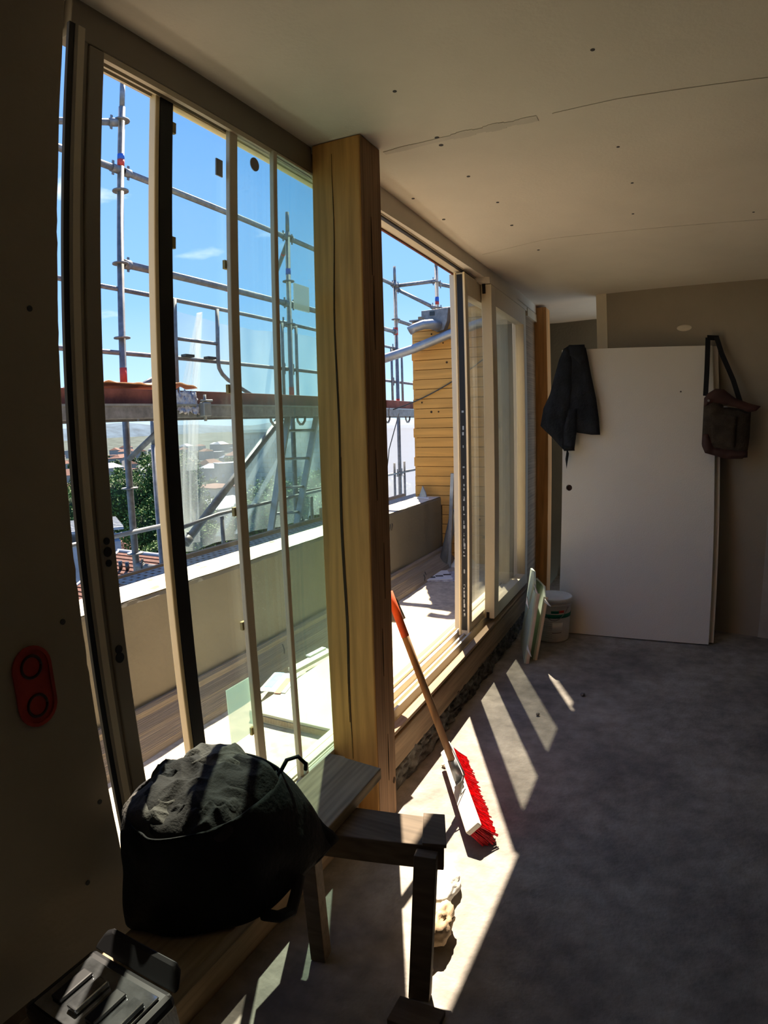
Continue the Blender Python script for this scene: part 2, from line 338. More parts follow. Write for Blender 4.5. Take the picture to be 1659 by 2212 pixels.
# back wall, slanting, with its exposed end, and the recess behind it
d = Vector((1.11, -.27, 0)).normalized(); nrm = Vector((-d.y, d.x, 0))      # along the wall, into the wall
P0 = Vector((-.415, 4.85, 0))
def bwp(s, t, z): p = P0 + d*s + nrm*t; return (p.x, p.y, z)
bw = MB(); bw.prism([bwp(0, 0, -.1), bwp(4.2, 0, -.1), bwp(4.2, .02, -.1), bwp(0, .02, -.1)], (0, 0, 2.62))
bw.prism([bwp(.05, .06, -.1), bwp(4.2, .06, -.1), bwp(4.2, .12, -.1), bwp(.05, .12, -.1)], (0, 0, 2.62))
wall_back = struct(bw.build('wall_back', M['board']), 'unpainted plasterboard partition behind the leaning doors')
struct(MB().prism([bwp(-.085, -.006, -.1), bwp(.0, -.006, -.1), bwp(.0, .10, -.1), bwp(-.085, .10, -.1)], (0, 0, 2.60)).build('trim_2', M['board_pale'], bevel=.003), 'pale cut end of the partition')
struct(MB().prism([bwp(1.175, -.010, -.1), bwp(1.32, -.010, -.1), bwp(1.32, .02, -.1), bwp(1.175, .02, -.1)], (0, 0, 2.60)).build('trim_3', M['compound'], bevel=.004), 'vertical filled joint strip on the partition')
fil = MB(); fil.lathe([(.001, .0), (.03, .004), (.055, .002), (.06, -.001)], (0, 0, 0), 18)
fo = fil.build('filler_patch', M['board_pale'], wall_back); fo.rotation_euler = (R(90), 0, math.atan2(d.y, d.x)); p = bwp(.575, -.002, 2.17); fo.location = p; fo.scale = (.9, .4, 1)
struct(MB().box(-1.3, -.2, 6.0, 6.15, -.2, 2.75).build('wall_recess', M['parapet']), 'grey end wall of the recess beside the far post')
struct(MB().box(-1.3, -1.08, 4.98, 6.0, -.2, 2.75).build('wall_recess_side', M['parapet']), 'side wall of the recess')
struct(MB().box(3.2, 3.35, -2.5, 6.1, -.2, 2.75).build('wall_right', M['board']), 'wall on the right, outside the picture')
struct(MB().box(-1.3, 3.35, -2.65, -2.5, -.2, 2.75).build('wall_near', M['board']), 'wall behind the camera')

# ------------------------------------------------------------------ windows
fr = MB()
# ----- window_1 (left): frame jamb, head, sill track
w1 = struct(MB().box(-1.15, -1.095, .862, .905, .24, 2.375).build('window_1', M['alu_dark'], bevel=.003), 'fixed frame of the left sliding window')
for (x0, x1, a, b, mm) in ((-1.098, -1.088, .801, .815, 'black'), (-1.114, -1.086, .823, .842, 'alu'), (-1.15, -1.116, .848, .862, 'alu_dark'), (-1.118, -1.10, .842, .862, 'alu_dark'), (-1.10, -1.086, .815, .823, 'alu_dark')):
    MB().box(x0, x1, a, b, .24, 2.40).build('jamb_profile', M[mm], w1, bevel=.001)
MB().box(-1.15, -1.098, .812, 1.80, 2.378, 2.475).build('head_cover', M['alu_dark'], w1, bevel=.003)
for x0, x1, mm in ((-1.150, -1.142, 'alu'), (-1.142, -1.130, 'black'), (-1.130, -1.124, 'alu'), (-1.124, -1.112, 'black'), (-1.112, -1.100, 'alu')):
    MB().box(x0, x1, .905, 1.80, 2.362 if mm == 'alu' else 2.372, 2.378).build('head_rail', M[mm], w1)
MB().box(-1.20, -1.04, .812, 2.12, .235, .30).build('sill_track', M['alu'], w1, bevel=.003)
for x0 in (-1.158, -1.125, -1.092): MB().box(x0, x0+.008, .905, 2.12, .30, .322).build('track_rib', M['alu'], w1)
for (z, r) in ((1.274, .008), (1.25, .011), (1.225, .008), (1.025, .010), (1.005, .012)):
    MB().cyl((-1.096, .880, z), (-1.0925, .880, z), r, n=14).build('lock_hole', M['black'], w1)

def sash(name, label, x0, x1, y0, y1, z0, z1, near, far, top, bot, gm, al='alu', group=None, black=None):
    t = thing(name, ((x0+x1)/2, (y0+y1)/2, z0), label, 'window', group)
    MB().box(x0, x1, y0, y0+near, z0, z1).build('stile', M[al], t, bevel=.003)
    MB().box(x0, x1, y1-far, y1, z0, z1).build('stile', M[al], t, bevel=.003)
    MB().box(x0, x1, y0+near, y1-far, z1-top, z1).build('rail', M[al], t, bevel=.002)
    MB().box(x0, x1, y0+near, y1-far, z0, z0+bot).build('rail', M[al], t, bevel=.002)
    xm = (x0+x1)/2
    if gm: MB().box(xm-.004, xm+.004, y0+near-.005, y1-far+.005, z0+bot-.005, z1-top+.005).build('glass_pane', M[gm], t)
    return t

s1 = sash('sliding_sash', 'outer sliding sash with wide cream stile and black gasket, left window', -1.150, -1.126, 1.098, 2.12, .30, 2.37, .015, .03, .012, .02, 'glass', 'cream')
MB().box(-1.150, -1.1245, 1.113, 1.158, .30, 2.365).build('gasket', M['black'], s1)
g1 = [c for c in s1.children if c.name.startswith('glass_pane')][0]
for (z) in (2.300, 1.990): MB().box(-1.134, -1.126, 1.160, 1.172, z-.018, z+.012).build('spacer_pad', M['foam'], g1)
for (z) in (1.970, 1.618, 1.27, .93, .585): MB().box(-1.134, -1.125, 1.366, 1.383, z-.013, z+.012).build('spacer_pad', M['foam'], g1)
MB().box(-1.134, -1.130, 1.338, 1.366, 2.225, 2.275).build('sticker', M['sticker'], g1)
MB().box(-1.134, -1.1305, 1.275, 1.392, .58, .76).build('green_film', M['greenfilm'], g1)
s2 = sash('sliding_sash', 'middle sliding sash with slim grey stile and round sticker, left window', -1.124, -1.108, 1.371, 2.12, .30, 2.37, .036, .03, .008, .015, 'glass_t')
g2 = [c for c in s2.children if c.name.startswith('glass_pane')][0]
MB().cyl((-1.1115, 1.490, 2.302), (-1.1085, 1.490, 2.302), .021, n=22).build('sticker', M['sticker'], g2)
s3 = sash('sliding_sash', 'inner sliding sash with slim stile nearest the post, left window', -1.106, -1.089, 1.560, 2.12, .30, 2.37, .020, .012, .008, .015, 'glass_t')
MB().box(-1.107, -1.0875, 1.592, 1.607, .30, .36).build('end_cap', M['paper'], s3)
g3 = [c for c in s3.children if c.name.startswith('glass_pane')][0]
MB().box(-1.0945, -1.092, 1.665, 1.755, 1.88, 1.965).build('notice_sheet', M['sheet'], g3)

# ----- window_2 (right)
struct(MB().prism([(-1.056, 1.94, 2.366), (-.985, 4.30, 2.366), (-.985, 4.96, 2.366), (-1.06, 4.96, 2.366), (-1.062, 1.94, 2.366)], (0, 0, .11)).prism([(-1.06, 3.53, 2.335), (-.985, 3.59, 2.335), (-.985, 4.96, 2.335), (-1.06, 4.96, 2.335)], (0, 0, .035)).build('trim_4', M['ceil']), 'plasterboard strip between the sash head and the ceiling')
w2 = struct(MB().box(-1.15, -1.06, 1.935, 4.62, 2.36, 2.47).build('window_2', M['alu'], bevel=.003), 'fixed frame of the right sliding window')
MB().box(-1.078, -1.064, 1.935, 3.45, 2.352, 2.363).build('head_slot', M['black'], w2)
MB().box(-1.12, -1.082, 1.935, 3.45, 2.354, 2.362).build('head_rail', M['alu'], w2)
MB().box(-1.145, -1.135, 2.1, 3.45, 2.352, 2.362).build('brush_strip', M['rust'], w2)
MB().box(-1.20, -.992, 1.935, 4.75, .232, .245).build('sill_plate', M['alu'], w2)
for x0, z1, mm in ((-1.195, .262, 'alu'), (-1.135, .285, 'alu'), (-1.09, .28, 'alu'), (-1.05, .292, 'alu'), (-1.018, .262, 'sillwood')):
    MB().box(x0, x0+(.012 if mm == 'alu' else .04), 1.935, 4.62, .245, z1).build('track_rib', M[mm], w2, bevel=.001)
MB().box(-1.06, -1.0, 4.58, 4.96, .245, 2.36).build('jamb', M['sillwood'], w2, bevel=.004)
MB().box(-1.15, -1.06, 4.81, 4.99, .245, 2.36).build('jamb', M['alu'], w2, bevel=.004)
MB().box(-1.15, -.98, 4.62, 4.96, 2.3, 2.36).build('head_end', M['alu'], w2)
sB = sash('sliding_sash', 'outermost sliding sash hidden behind the stacked sashes, right window', -1.165, -1.118, 3.38, 4.38, .28, 2.36, .085, .06, .10, .06, 'glass_clean')
sC = sash('sliding_sash', 'middle sliding sash with black lock channel on its edge, right window', -1.110, -1.050, 3.31, 4.40, .27, 2.345, .05, .13, .12, .07, 'glass_clean')
MB().box(-1.097, -1.064, 3.3085, 3.312, .30, 2.335).build('lock_channel', M['black'], sC)
for i in range(34):
    z = .34 + 1.25*random.random(); MB().box(-1.086+.004*random.random(), -1.079+.006*random.random(), 3.305, 3.309, z, z+.006+.02*random.random()).build('lock_fitting', M['steel_lt'], sC)
for xx in (-1.1115, -1.058): MB().box(xx, xx+.010, 3.300, 3.312, .27, 2.345).build('edge_lip', M['cream'], sC, bevel=.001)
sD = sash('sliding_sash', 'innermost sliding sash with broad cream stile, right window', -1.043, -.980, 3.602, 4.54, .29, 2.33, .10, .075, .12, .085, 'glass_clean')
MB().box(-1.035, -1.015, 3.599, 3.603, 2.275, 2.335).build('end_cap', M['black'], sD)
MB().box(-1.030, -1.012, 3.599, 3.603, .288, .33).build('end_cap', M['black'], sD)

# ------------------------------------------------------------------ timber posts
def post(name, label, x0, x1, y0, y1, z1, mm, cracks):
    t = thing(name, ((x0+x1)/2, (y0+y1)/2, 0), label, 'post')
    MB().box(x0, x1, y0, y1, 0, z1).build('shaft', M[mm], t, bevel=.005)
    if mm == 'timber': MB().box(x1, x1+.0015, y0+.004, y1-.004, 0, z1).build('shade_face', M['timber_shade'], t)  # thin facing that carries the painted shade of the room side
    for (face, a, z0, z2, wd) in cracks:
        n = 26; k = MB()
        for i in range(n):
            za = z0+(z2-z0)*i/n; zb = z0+(z2-z0)*(i+1)/n; oa = .006*noise.noise((za*3, a, 1)); ob = .006*noise.noise((zb*3, a, 1))
            wa = wd*math.sin(math.pi*min(1, i/n+.03))*.5+.0003; wb_ = wd*math.sin(math.pi*min(1, (i+1)/n))*.5+.0003
            if face == 'y': k.add([(a+oa-wa, y0-.0009, za), (a+oa+wa, y0-.0009, za), (a+ob+wb_, y0-.0009, zb), (a+ob-wb_, y0-.0009, zb)], [(0, 1, 2, 3)])
            else: k.add([(x1+.002, a+oa-wa, za), (x1+.002, a+oa+wa, za), (x1+.002, a+ob+wb_, zb), (x1+.002, a+ob-wb_, zb)], [(0, 1, 2, 3)])
        k.build('drying_crack', M['crack'], t, solid=.0015)
    return t
post('timber_post', 'thick square pine post from floor to ceiling between the two windows', -1.088, -.906, 1.782, 1.935, 2.468, 'timber',
     [('y', -1.01, .45, 2.42, .006), ('y', -1.005, .3, 1.4, .005), ('x', 1.85, 2.0, 2.2, .006), ('x', 1.86, 1.75, 2.0, .008), ('x', 1.87, .18, .38, .007), ('x', 1.85, .62, .8, .005), ('x', 1.88, .9, 1.1, .004), ('x', 1.84, 1.25, 1.42, .004), ('x', 1.915, .14, .17, .02)])
post('timber_post', 'orange-brown square post in the far corner beyond the right window', -1.064, -.905, 4.97, 5.13, 2.42, 'timber_far', [])

# ------------------------------------------------------------------ terrace
struct(MB().grid(lambda u, v: (-2.2+.98*u, -2.5+8.4*v, .10+.006*noise.noise((u*5, v*22, 0))), 30, 200).box(-2.2, -1.23, -2.5, 5.9, -.1, .085).build('terrace_floor', M['terrace']), 'dusty sunlit screed of the terrace')
def pw(u, v):
    y = -2.5+8.34*v; return y
pm = MB()
prof = [(-2.15, .0), (-2.15, .745), (-2.156, .762), (-2.17, .766), (-2.38, .767), (-2.395, .755), (-2.395, -.6)]
ny = 260
vs = []
for i in range(ny+1):
    y = -2.5+8.34*i/ny
    for k, (x, z) in enumerate(prof):
        j = .006*noise.noise((y*7, k*3.1, 0)) if 1 <= k <= 5 else 0
        vs.append((x + (j if k in (1, 2) else 0), y, z + j*.6))
np_ = len(prof)
pm.add(vs, [(i*np_+k, i*np_+k+1, (i+1)*np_+k+1, (i+1)*np_+k) for i in range(ny) for k in range(np_-1)])
pm.add([(x, 5.84, z) for x, z in prof], [tuple(range(np_))])
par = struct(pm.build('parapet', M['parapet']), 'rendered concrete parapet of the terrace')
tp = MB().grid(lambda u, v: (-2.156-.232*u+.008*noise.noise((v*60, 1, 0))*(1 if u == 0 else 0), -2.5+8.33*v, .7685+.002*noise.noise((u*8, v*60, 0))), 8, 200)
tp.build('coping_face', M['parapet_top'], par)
for (y, dz) in ((4.60, 0), (4.64, .003)): MB().tube([(-2.149, y-.012, .62+dz), (-2.143, y, .665), (-2.149, y+.004, .68)], .003, 6).build('wire_loop', M['ink'], par)
um = MB()
for (pts) in (((-2.15, .255), (-2.125, .262), (-2.105, .25), (-2.10, .225), (-2.05, .19), (-2.04, .175), (-1.99, .13), (-1.975, .095)),):
    n_ = len(pts); vs = [(x + .004*noise.noise((y*5, x*9, 0)), y, z) for y in [-2.5+8.34*i/160 for i in range(161)] for x, z in pts]
    um.add(vs, [(i*n_+k, i*n_+k+1, (i+1)*n_+k+1, (i+1)*n_+k) for i in range(160) for k in range(n_-1)])
um.build('upstand', M['upstand'], par)
for (x, y, z, h) in ((-2.03, 4.30, .10, .07), (-1.99, 4.95, .11, .07), (-2.02, 5.05, .12, .06), (-2.05, 2.85, .14, .10)):
    MB().tube([(x, y, z), (x+.004, y+.006, z+h*.6), (x-.004, y, z+h)], .004, 6).build('anchor_wire', M['ink'], par)

bs = thing('raised_board', (-1.55, 2.6, .1), 'pale raised board slab lying on the terrace floor', 'board')
MB().box(-1.81, -1.27, 2.19, 3.05, .10, .152).build('slab', M['slab'], bs, bevel=.004)
MB().box(-1.805, -1.275, 2.184, 2.192, .11, .138).build('rough_edge', M['sillwood'], bs)
pl = thing('offcut', (-1.85, 2.85, .16), 'narrow pale timber offcut lying on the terrace board', 'wood')
MB().obox((-1.86, 2.86, .165), (.1, 1, 0), (1, -.1, 0), (0, 0, 1), .36, .06, .02).build('lath', M['slab'], pl, bevel=.002)
MB().obox((-1.885, 2.95, .18), (.1, 1, 0), (1, -.1, 0), (0, 0, 1), .16, .03, .01).build('splinter', M['paper'], pl)
lf = thing('leaflet', (-1.85, 2.52, .155), 'colourful blue, white and red leaflet on the terrace board', 'leaflet')
def sheetbox(c, ang, L, Wd, z, h): a = (math.cos(ang), math.sin(ang), 0); b = (-math.sin(ang), math.cos(ang), 0); return MB().obox((c[0], c[1], z), a, b, (0, 0, 1), L, Wd, h)
A_ = R(105)
sheetbox((-1.86, 2.53), A_, .25, .15, .156, .003).build('page', M['paper'], lf)
sheetbox((-1.905, 2.545), A_, .20, .045, .1585, .001).build('blue_print', M['pale_blue'], lf)
sheetbox((-1.815, 2.50), A_, .20, .035, .1585, .001).build('red_print', M['coral'], lf)
nw = thing('newspaper', (-1.93, 5.25, .11), 'folded newspaper lying on the far terrace floor', 'newspaper')
sheetbox((-1.95, 5.2), R(20), .30, .36, .107, .012).build('page', M['newsprint'], nw, bevel=.003)
sheetbox((-1.98, 5.19), R(28), .28, .34, .118, .006).build('page', M['paper'], nw)
for k in range(3): sheetbox((-1.98+.05*k, 5.1+.07*k), R(28), .07, .05, .1215, .0005).build('printed_picture', M['ink'], nw)
for i, (x, y) in enumerate(((-2.25, 5.72),)):
    gl = thing('glass_shard', (x, y, .77), 'small pointed glass shard standing on the end of the parapet', 'glass')
    MB().prism([(-2.36, 5.76, .77), (-2.25, 5.70, .77), (-2.27, 5.72, .82), (-2.31, 5.74, .885)], (.004, .008, 0)).build('shard', M['steel_lt'], gl)
    MB().prism([(-2.40, 5.70, .77), (-2.20, 5.62, .77), (-2.22, 5.68, .775)], (.0, .0, .004)).build('flake', M['paper'], gl)
po = thing('metal_pole', (-1.99, 5.6, .1), 'grey metal pole leaning in the far terrace corner', 'pole')
MB().obox((-1.972, 5.62, .56), (1, 0, 0), (0, 1, 0), (.04, .03, .92), .035, .03, .93).build('shaft', M['steel_lt'], po, bevel=.003)
MB().box(-1.97, -1.935, 5.62, 5.65, 1.0, 1.022).build('end_cap', M['case'], po)
dp = thing('downpipe', (-2.03, 5.6, .1), 'loose zinc downpipe leaning beside the metal pole', 'pipe')
MB().tube([(-2.05, 5.58, .11), (-1.965, 5.70, .62), (-1.955, 5.71, .66)], [.042, .042, .046], 18).build('tube', M['steel_lt'], dp)
MB().tube([(-1.957, 5.708, .645), (-1.955, 5.71, .66)], .05, 18).build('collar', M['steel_lt'], dp)
sv = thing('shovel', (-1.19, 2.3, .1), 'dark shovel blade showing beside the timber post at the door opening', 'shovel')
bl_ = [(-1.155, 2.43, .765), (-1.123, 2.45, .718), (-1.084, 2.45, .635), (-1.107, 2.46, .618), (-1.14, 2.47, .602), (-1.20, 2.47, .60), (-1.22, 2.44, .74)]
MB().prism(bl_, (.003, .006, 0)).build('blade', M['rust_dark'], sv)
MB().tube([(-1.17, 2.45, .70), (-1.20, 2.28, .42), (-1.225, 2.10, .11)], .016, 12).build('handle', M['handle'], sv)
rk = thing('rag_pile', (-1.9, 5.72, .1), 'grey folded sacking behind the downpipe', 'sack')
MB().grid(lambda u, v: (-2.0+.25*u, 5.62+.2*v, .10+.14*math.sin(math.pi*u)*math.sin(math.pi*v)*(1+.4*noise.noise((u*6, v*6, 0)))), 20, 16).build('sacking', M['sackw'], rk)
# terrace end wall with its cladding, plank by plank
ew = struct(MB().box(-2.38, -1.25, 5.90, 6.02, -.6, 2.60).build('wall_terrace_end', M['sillwood']), 'timber clad wall closing the terrace')
def topz(x): return 2.585 + .19*(x+2.42)/.7*.62
zb = .10; i = 0; H = .0975
while zb < 2.9:
    x0 = -2.425 + .012*math.sin(i*2.3); z1 = min(zb+H-.005, 2.9)
    if zb < .9 and zb > .0: xl = -2.14 if zb < .68 else x0
    else: xl = x0
    if zb > 2.50: xl = max(xl, -2.15) if zb < 2.6 else (-2.0 if zb < 2.66 else 99)
    if zb > 2.42 and zb <= 2.50: xl = -2.42
    if xl < 0:
        MB().box(xl, -1.25, 5.84+.003*math.sin(i*1.7), 5.862, zb, z1).build('plank', M['larch'], ew, bevel=.002)
    zb += H; i += 1
MB().box(-2.43, -2.405, 5.85, 6.0, .74, 2.53).build('corner_batten', M['larch'], ew)
MB().box(-2.45, -2.15, 5.83, 6.05, 2.545, 2.56).build('flashing', M['steel'], ew)
MB().box(-2.0, -1.2, 5.82, 6.05, 2.69, 2.715).build('flashing', M['steel_lt'], ew)
MB().box(-2.0, -1.2, 5.81, 5.84, 2.64, 2.70).build('flashing', M['steel'], ew)
for k in range(16):
    x = -2.36+1.0*random.random(); z = .12+.0975*random.randint(0, 23)+.04
    MB().cyl((x, 5.8385, z), (x, 5.842, z), .007+.005*random.random(), n=10).build('knot', M['crack'], ew)
hp = thing('rainwater_hopper', (-2.12, 5.78, 2.4), 'grey zinc hopper and bent outlet at the clad wall top', 'gutter')
MB().prism([(-2.28, 5.83, 2.625), (-1.995, 5.83, 2.635), (-2.015, 5.83, 2.50), (-2.05, 5.83, 2.42), (-2.12, 5.83, 2.405), (-2.22, 5.83, 2.45), (-2.25, 5.83, 2.55), (-2.28, 5.83, 2.56)], (0, -.09, 0)).build('hopper_box', M['steel'], hp, bevel=.003)
MB().box(-2.19, -2.14, 5.733, 5.739, 2.57, 2.61).build('overflow_slot', M['case'], hp)
MB().tube([(-2.10, 5.74, 2.46), (-2.15, 5.68, 2.475), (-2.22, 5.64, 2.47), (-2.30, 5.62, 2.445), (-2.36, 5.61, 2.415)], [.05, .048, .045, .043, .043], 18).build('outlet_elbow', M['steel_lt'], hp)
pp = thing('sloping_pipe', (-2.2, 5.7, 2.3), 'long grey pipe sloping across the clad wall', 'pipe')
MB().tube([(-3.15, 5.62, 2.02), (-2.72, 5.66, 2.155), (-2.35, 5.7, 2.25), (-2.0, 5.74, 2.37), (-1.7, 5.76, 2.455), (-1.3, 5.78, 2.55)], .044, 18).build('tube', M['steel_lt'], pp)
MB().tube([(-2.72, 5.66, 2.155), (-2.70, 5.662, 2.162)], .047, 18).build('joint_ring', M['steel'], pp)
cb = thing('cable', (-2.2, 5.8, 1.8), 'thin black cable slung across the clad wall', 'cable')
MB().tube([(-2.65+.05*i, 5.82, 1.66+(.012*i+.0006*i*i)) for i in range(22)], .006, 6).build('wire', M['case'], cb)
cb2 = thing('rope', (-2.75, 5.95, 1.2), 'thin dark rope hanging from the far deck edge', 'rope')
MB().tube([(-2.62, 5.9, 1.62), (-2.72, 5.85, 1.25), (-2.76, 5.8, .80)], .005, 6).build('strand', M['case'], cb2)

# ------------------------------------------------------------------ scaffold
def rosette(t, x, y, z):
    MB().cyl((x, y, z-.005), (x, y, z+.005), .058, n=16).build('rosette', M['steel'], t)
def standard(label, x, y, z0, z1, ros, bands=()):
    t = thing('scaffold_standard', (x, y, z0), label, 'scaffold pole', 'upright scaffold tubes beyond the terrace')
    MB().tube([(x, y, z0), (x, y, z1-.20)], .0245, 16).build('tube', M['steel'], t)
    MB().tube([(x, y, z1-.20), (x, y, z1)], .019, 14).build('spigot', M['steel'], t)
    for z in ros: rosette(t, x, y, z)
    for z, h, mm in bands: MB().tube([(x, y, z), (x, y, z+h)], .0255, 16).build('paint_band', M[mm], t)
    return t
X = -3.38
standard('nearest tall scaffold pole, seen through the open gap left of the cream stile', X, 2.965, -3.5, 4.05, (3.746, 3.22, 2.697, 2.177, 1.134, .672), ((3.40, .05, 'red'), (3.45, .04, 'blue'), (1.86, .11, 'red')))
standard('scaffold pole seen through the glass just left of the timber post', X, 5.06, -3.5, 3.63, (3.38, 2.934, 2.513), ((3.0, .06, 'blue'), (1.78, .12, 'red')))
standard('scaffold pole in the open doorway right of the timber post', X, 7.59, -3.5, 3.63, (3.366, 2.91, 2.495, 1.796, .821), ((2.70, .1, 'red'), (1.72, .13, 'red')))
standard('farthest scaffold pole rising behind the clad wall top', -2.79, 7.59, -3.5, 3.75, (3.343, 3.009), ((3.09, .06, 'blue'), (3.05, .04, 'red')))
standard('short pole end rising behind the roof flashing', -2.06, 8.4, -2, 3.50, (3.2,))
standard('post under the scaffold deck just right of the nearest pole', -3.62, 3.45, -3.5, 1.62, ())
def ledger(label, a, b, r=.0245, bands=(), mm='steel'):
    a = Vector(a); b = Vector(b)
    t = thing('scaffold_ledger', tuple((a+b)/2), label, 'scaffold tube', 'scaffold tubes crossing the sky')
    MB().tube([a, b], r, 14).build('tube', M[mm], t)
    dd = (b-a).normalized()
    for e, s_ in ((a, 1), (b, -1)):
        MB().tube([e, e+dd*.06*s_], r*1.25, 10).build('wedge_head', M['steel'], t)
        q = e+dd*.045*s_; MB().box(q.x-.004, q.x+.004, q.y-.009, q.y+.009, q.z-.05, q.z+.055).build('wedge', M['steel'], t)
    for u, mm2 in bands: MB().tube([a.lerp(b, u), a.lerp(b, u+.05)], r*1.04, 14).build('paint_band', M[mm2], t)
    return t
ledger('topmost horizontal tube between the nearest pole and the post-side pole', (X, 2.99, 3.37), (X, 5.03, 3.37))
ledger('stub of the topmost tube left of the nearest pole', (X, 1.6, 3.37), (X, 2.94, 3.37))
ledger('second horizontal tube from the top, with a red mark, behind the sashes', (X, 2.99, 2.70), (X, 5.03, 2.71), .027, ((.55, 'red'),))
ledger('horizontal tube running behind the timber post at the second level', (X, 5.09, 2.71), (X, 7.56, 2.74), .027)
ledger('horizontal tube running behind the timber post at the top level', (X, 5.09, 3.37), (X, 7.56, 3.37))
ledger('short tube from the post-side pole away from the building with a red end', (X, 5.09, 3.38), (-4.6, 6.6, 3.50), .0245, ((.35, 'red'),))
ledger('short tube reaching left from the nearest pole near the sky', (X, 2.93, 3.72), (-3.9, 2.1, 3.62))
ledger('cross tube between the two far poles above the doorway', (X, 7.59, 3.36), (-2.79, 7.59, 3.36))
ledger('sloping tube running down to the farthest pole', (X, 7.6, 3.33), (-2.81, 7.58, 3.0))
ledger('far horizontal tube right of the farthest pole', (-2.79, 7.62, 3.33), (-2.05, 8.4, 3.2))
ledger('low cross tube behind the clad wall top', (-2.79, 7.6, 2.99), (-2.05, 7.9, 3.02))
ledger('far tube at mid height right of the doorway pole', (X, 7.6, 2.90), (X, 9.9, 2.92))
for (z, nm) in ((2.52, 'upper'), (2.075, 'lower')):
    ledger(nm + ' thin guard rail above the deck left of the post-side pole', (X-.02, 1.6, z), (X-.02, 5.03, z), .0165)
    ledger(nm + ' thin guard rail above the deck behind the timber post', (X-.02, 5.09, z), (X-.02, 7.56, z), .0165)
    ledger(nm + ' thin guard rail beyond the doorway pole', (X-.02, 7.62, z), (X-.02, 9.9, z), .0165)
gf = thing('guard_frame', (X, 3.98, 1.8), 'bent tubular guard frame with a curved foot above the deck', 'scaffold frame')
MB().tube([(X, 3.99, 2.51), (X, 3.985, 2.07), (X, 3.995, 2.02), (X, 4.03, 1.975), (X, 4.10, 1.93), (X, 4.55, 1.76)], .017, 12).build('bent_tube', M['steel'], gf)
MB().tube([(X, 3.47, 2.22), (X, 3.985, 2.22)], .014, 10).build('cross_tube', M['steel'], gf)
MB().tube([(X, 3.49, 1.7), (X, 3.49, 2.52)], .020, 12).build('side_tube', M['steel'], gf)
for y in (3.62, 3.88): MB().box(X-.02, X+.03, y-.05, y+.05, 2.085, 2.105).build('hinge_clip', M['case'], gf)
gf2 = thing('guard_frame', (X, 5.05, 1.8), 'pair of slim uprights either side of the post-side pole', 'scaffold frame')
for y in (4.93, 5.17): MB().tube([(X, y, 1.68), (X, y, 2.51)], .016, 10).build('upright', M['steel'], gf2)
MB().tube([(X, 4.93, 2.49), (X, 5.17, 2.49)], .012, 8).build('cross_tube', M['steel'], gf2)
gf3 = thing('guard_frame', (X, 7.6, .3), 'slim uprights beside the doorway pole', 'scaffold frame')
for y in (7.42, 7.75): MB().tube([(X, y, -.2), (X, y, 1.0)], .016, 10).build('upright', M['steel'], gf3); MB().tube([(X, y, 1.7), (X, y, 2.5)], .016, 10).build('upright', M['steel'], gf3)
ledger('low guard rail crossing the doorway view', (X, 5.1, .86), (X, 7.56, .86), .0165)
ledger('low guard rail beyond the doorway pole', (X, 7.62, .86), (X, 9.9, .86), .0165)
# deck
dk = thing('scaffold_deck', (-3.05, 5.2, 1.6), 'steel scaffold deck with a red-brown toe edge high outside the windows', 'scaffold deck')
for (a, b) in ((.2, 3.0), (3.02, 5.9), (5.92, 9.0)):
    MB().box(-2.78, -2.74, a, b, 1.595, 1.675).build('edge_beam', M['steel'], dk, bevel=.003)
    MB().box(-2.745, -2.735, a, b, 1.668, 1.680).build('edge_lip', M['steel_lt'], dk)
    MB().box(-3.33, -3.30, a, b, 1.595, 1.675).build('edge_beam', M['steel'], dk)
    MB().box(-3.30, -2.78, a, b, 1.64, 1.67).build('deck_board', M['rust'], dk)
    MB().box(-2.80, -2.765, a, b, 1.68, 1.765).build('toe_board', M['rust'], dk, bevel=.003)
for k, y in enumerate((3.95, 4.32, 6.0, 6.55)):
    MB().tube([(-2.80, y-.06, 1.6), (-2.80, y-.055, 1.56), (-2.80, y-.02, 1.53), (-2.80, y+.02, 1.53), (-2.80, y+.055, 1.56), (-2.80, y+.06, 1.6)], .010, 8).build('hook', M['steel'], dk)
for (a, b) in (((-2.95, 2.99, 1.60), (-3.36, 2.96, 1.34)),):
    MB().tube([a, b], .020, 10).build('bracket_strut', M['steel'], dk)
cl = thing('deck_clamp', (-2.74, 3.05, 1.65), 'small steel clamp gripping the deck edge', 'clamp')
MB().box(-2.745, -2.70, 3.03, 3.10, 1.60, 1.69).build('jaw', M['steel_lt'], cl, bevel=.006)
MB().tube([(-2.72, 3.06, 1.57), (-2.72, 3.06, 1.74)], .010, 10).build('bolt', M['steel'], cl)
MB().tube([(-2.72, 3.02, 1.70), (-2.70, 3.11, 1.70)], .008, 8).build('lever', M['steel'], cl)
tp2 = thing('orange_sheet', (-2.9, 2.6, 1.77), 'crumpled pale orange sheet lying on the deck end', 'sheet')
MB().grid(lambda u, v: (-2.77-.42*u, 2.15+.9*v, 1.775+.035*max(0, noise.noise((u*4, v*8, 2)))+.02*math.sin(v*9)*v+.03*math.sin(3.1*v)), 26, 44).build('cloth', M['orange'], tp2, solid=.004)
rs = thing('rag_bundle', (-2.75, 2.9, 1.70), 'torn dark plastic tuft hooked on the deck edge', 'plastic')
MB().grid(lambda u, v: (-2.732-.03*u, 2.83+.19*v+.02*noise.noise((u*9, v*9, 0)), 1.62+.14*u+.03*noise.noise((u*7, v*14, 5))), 14, 18).build('tuft', M['newsprint'], rs, solid=.002)
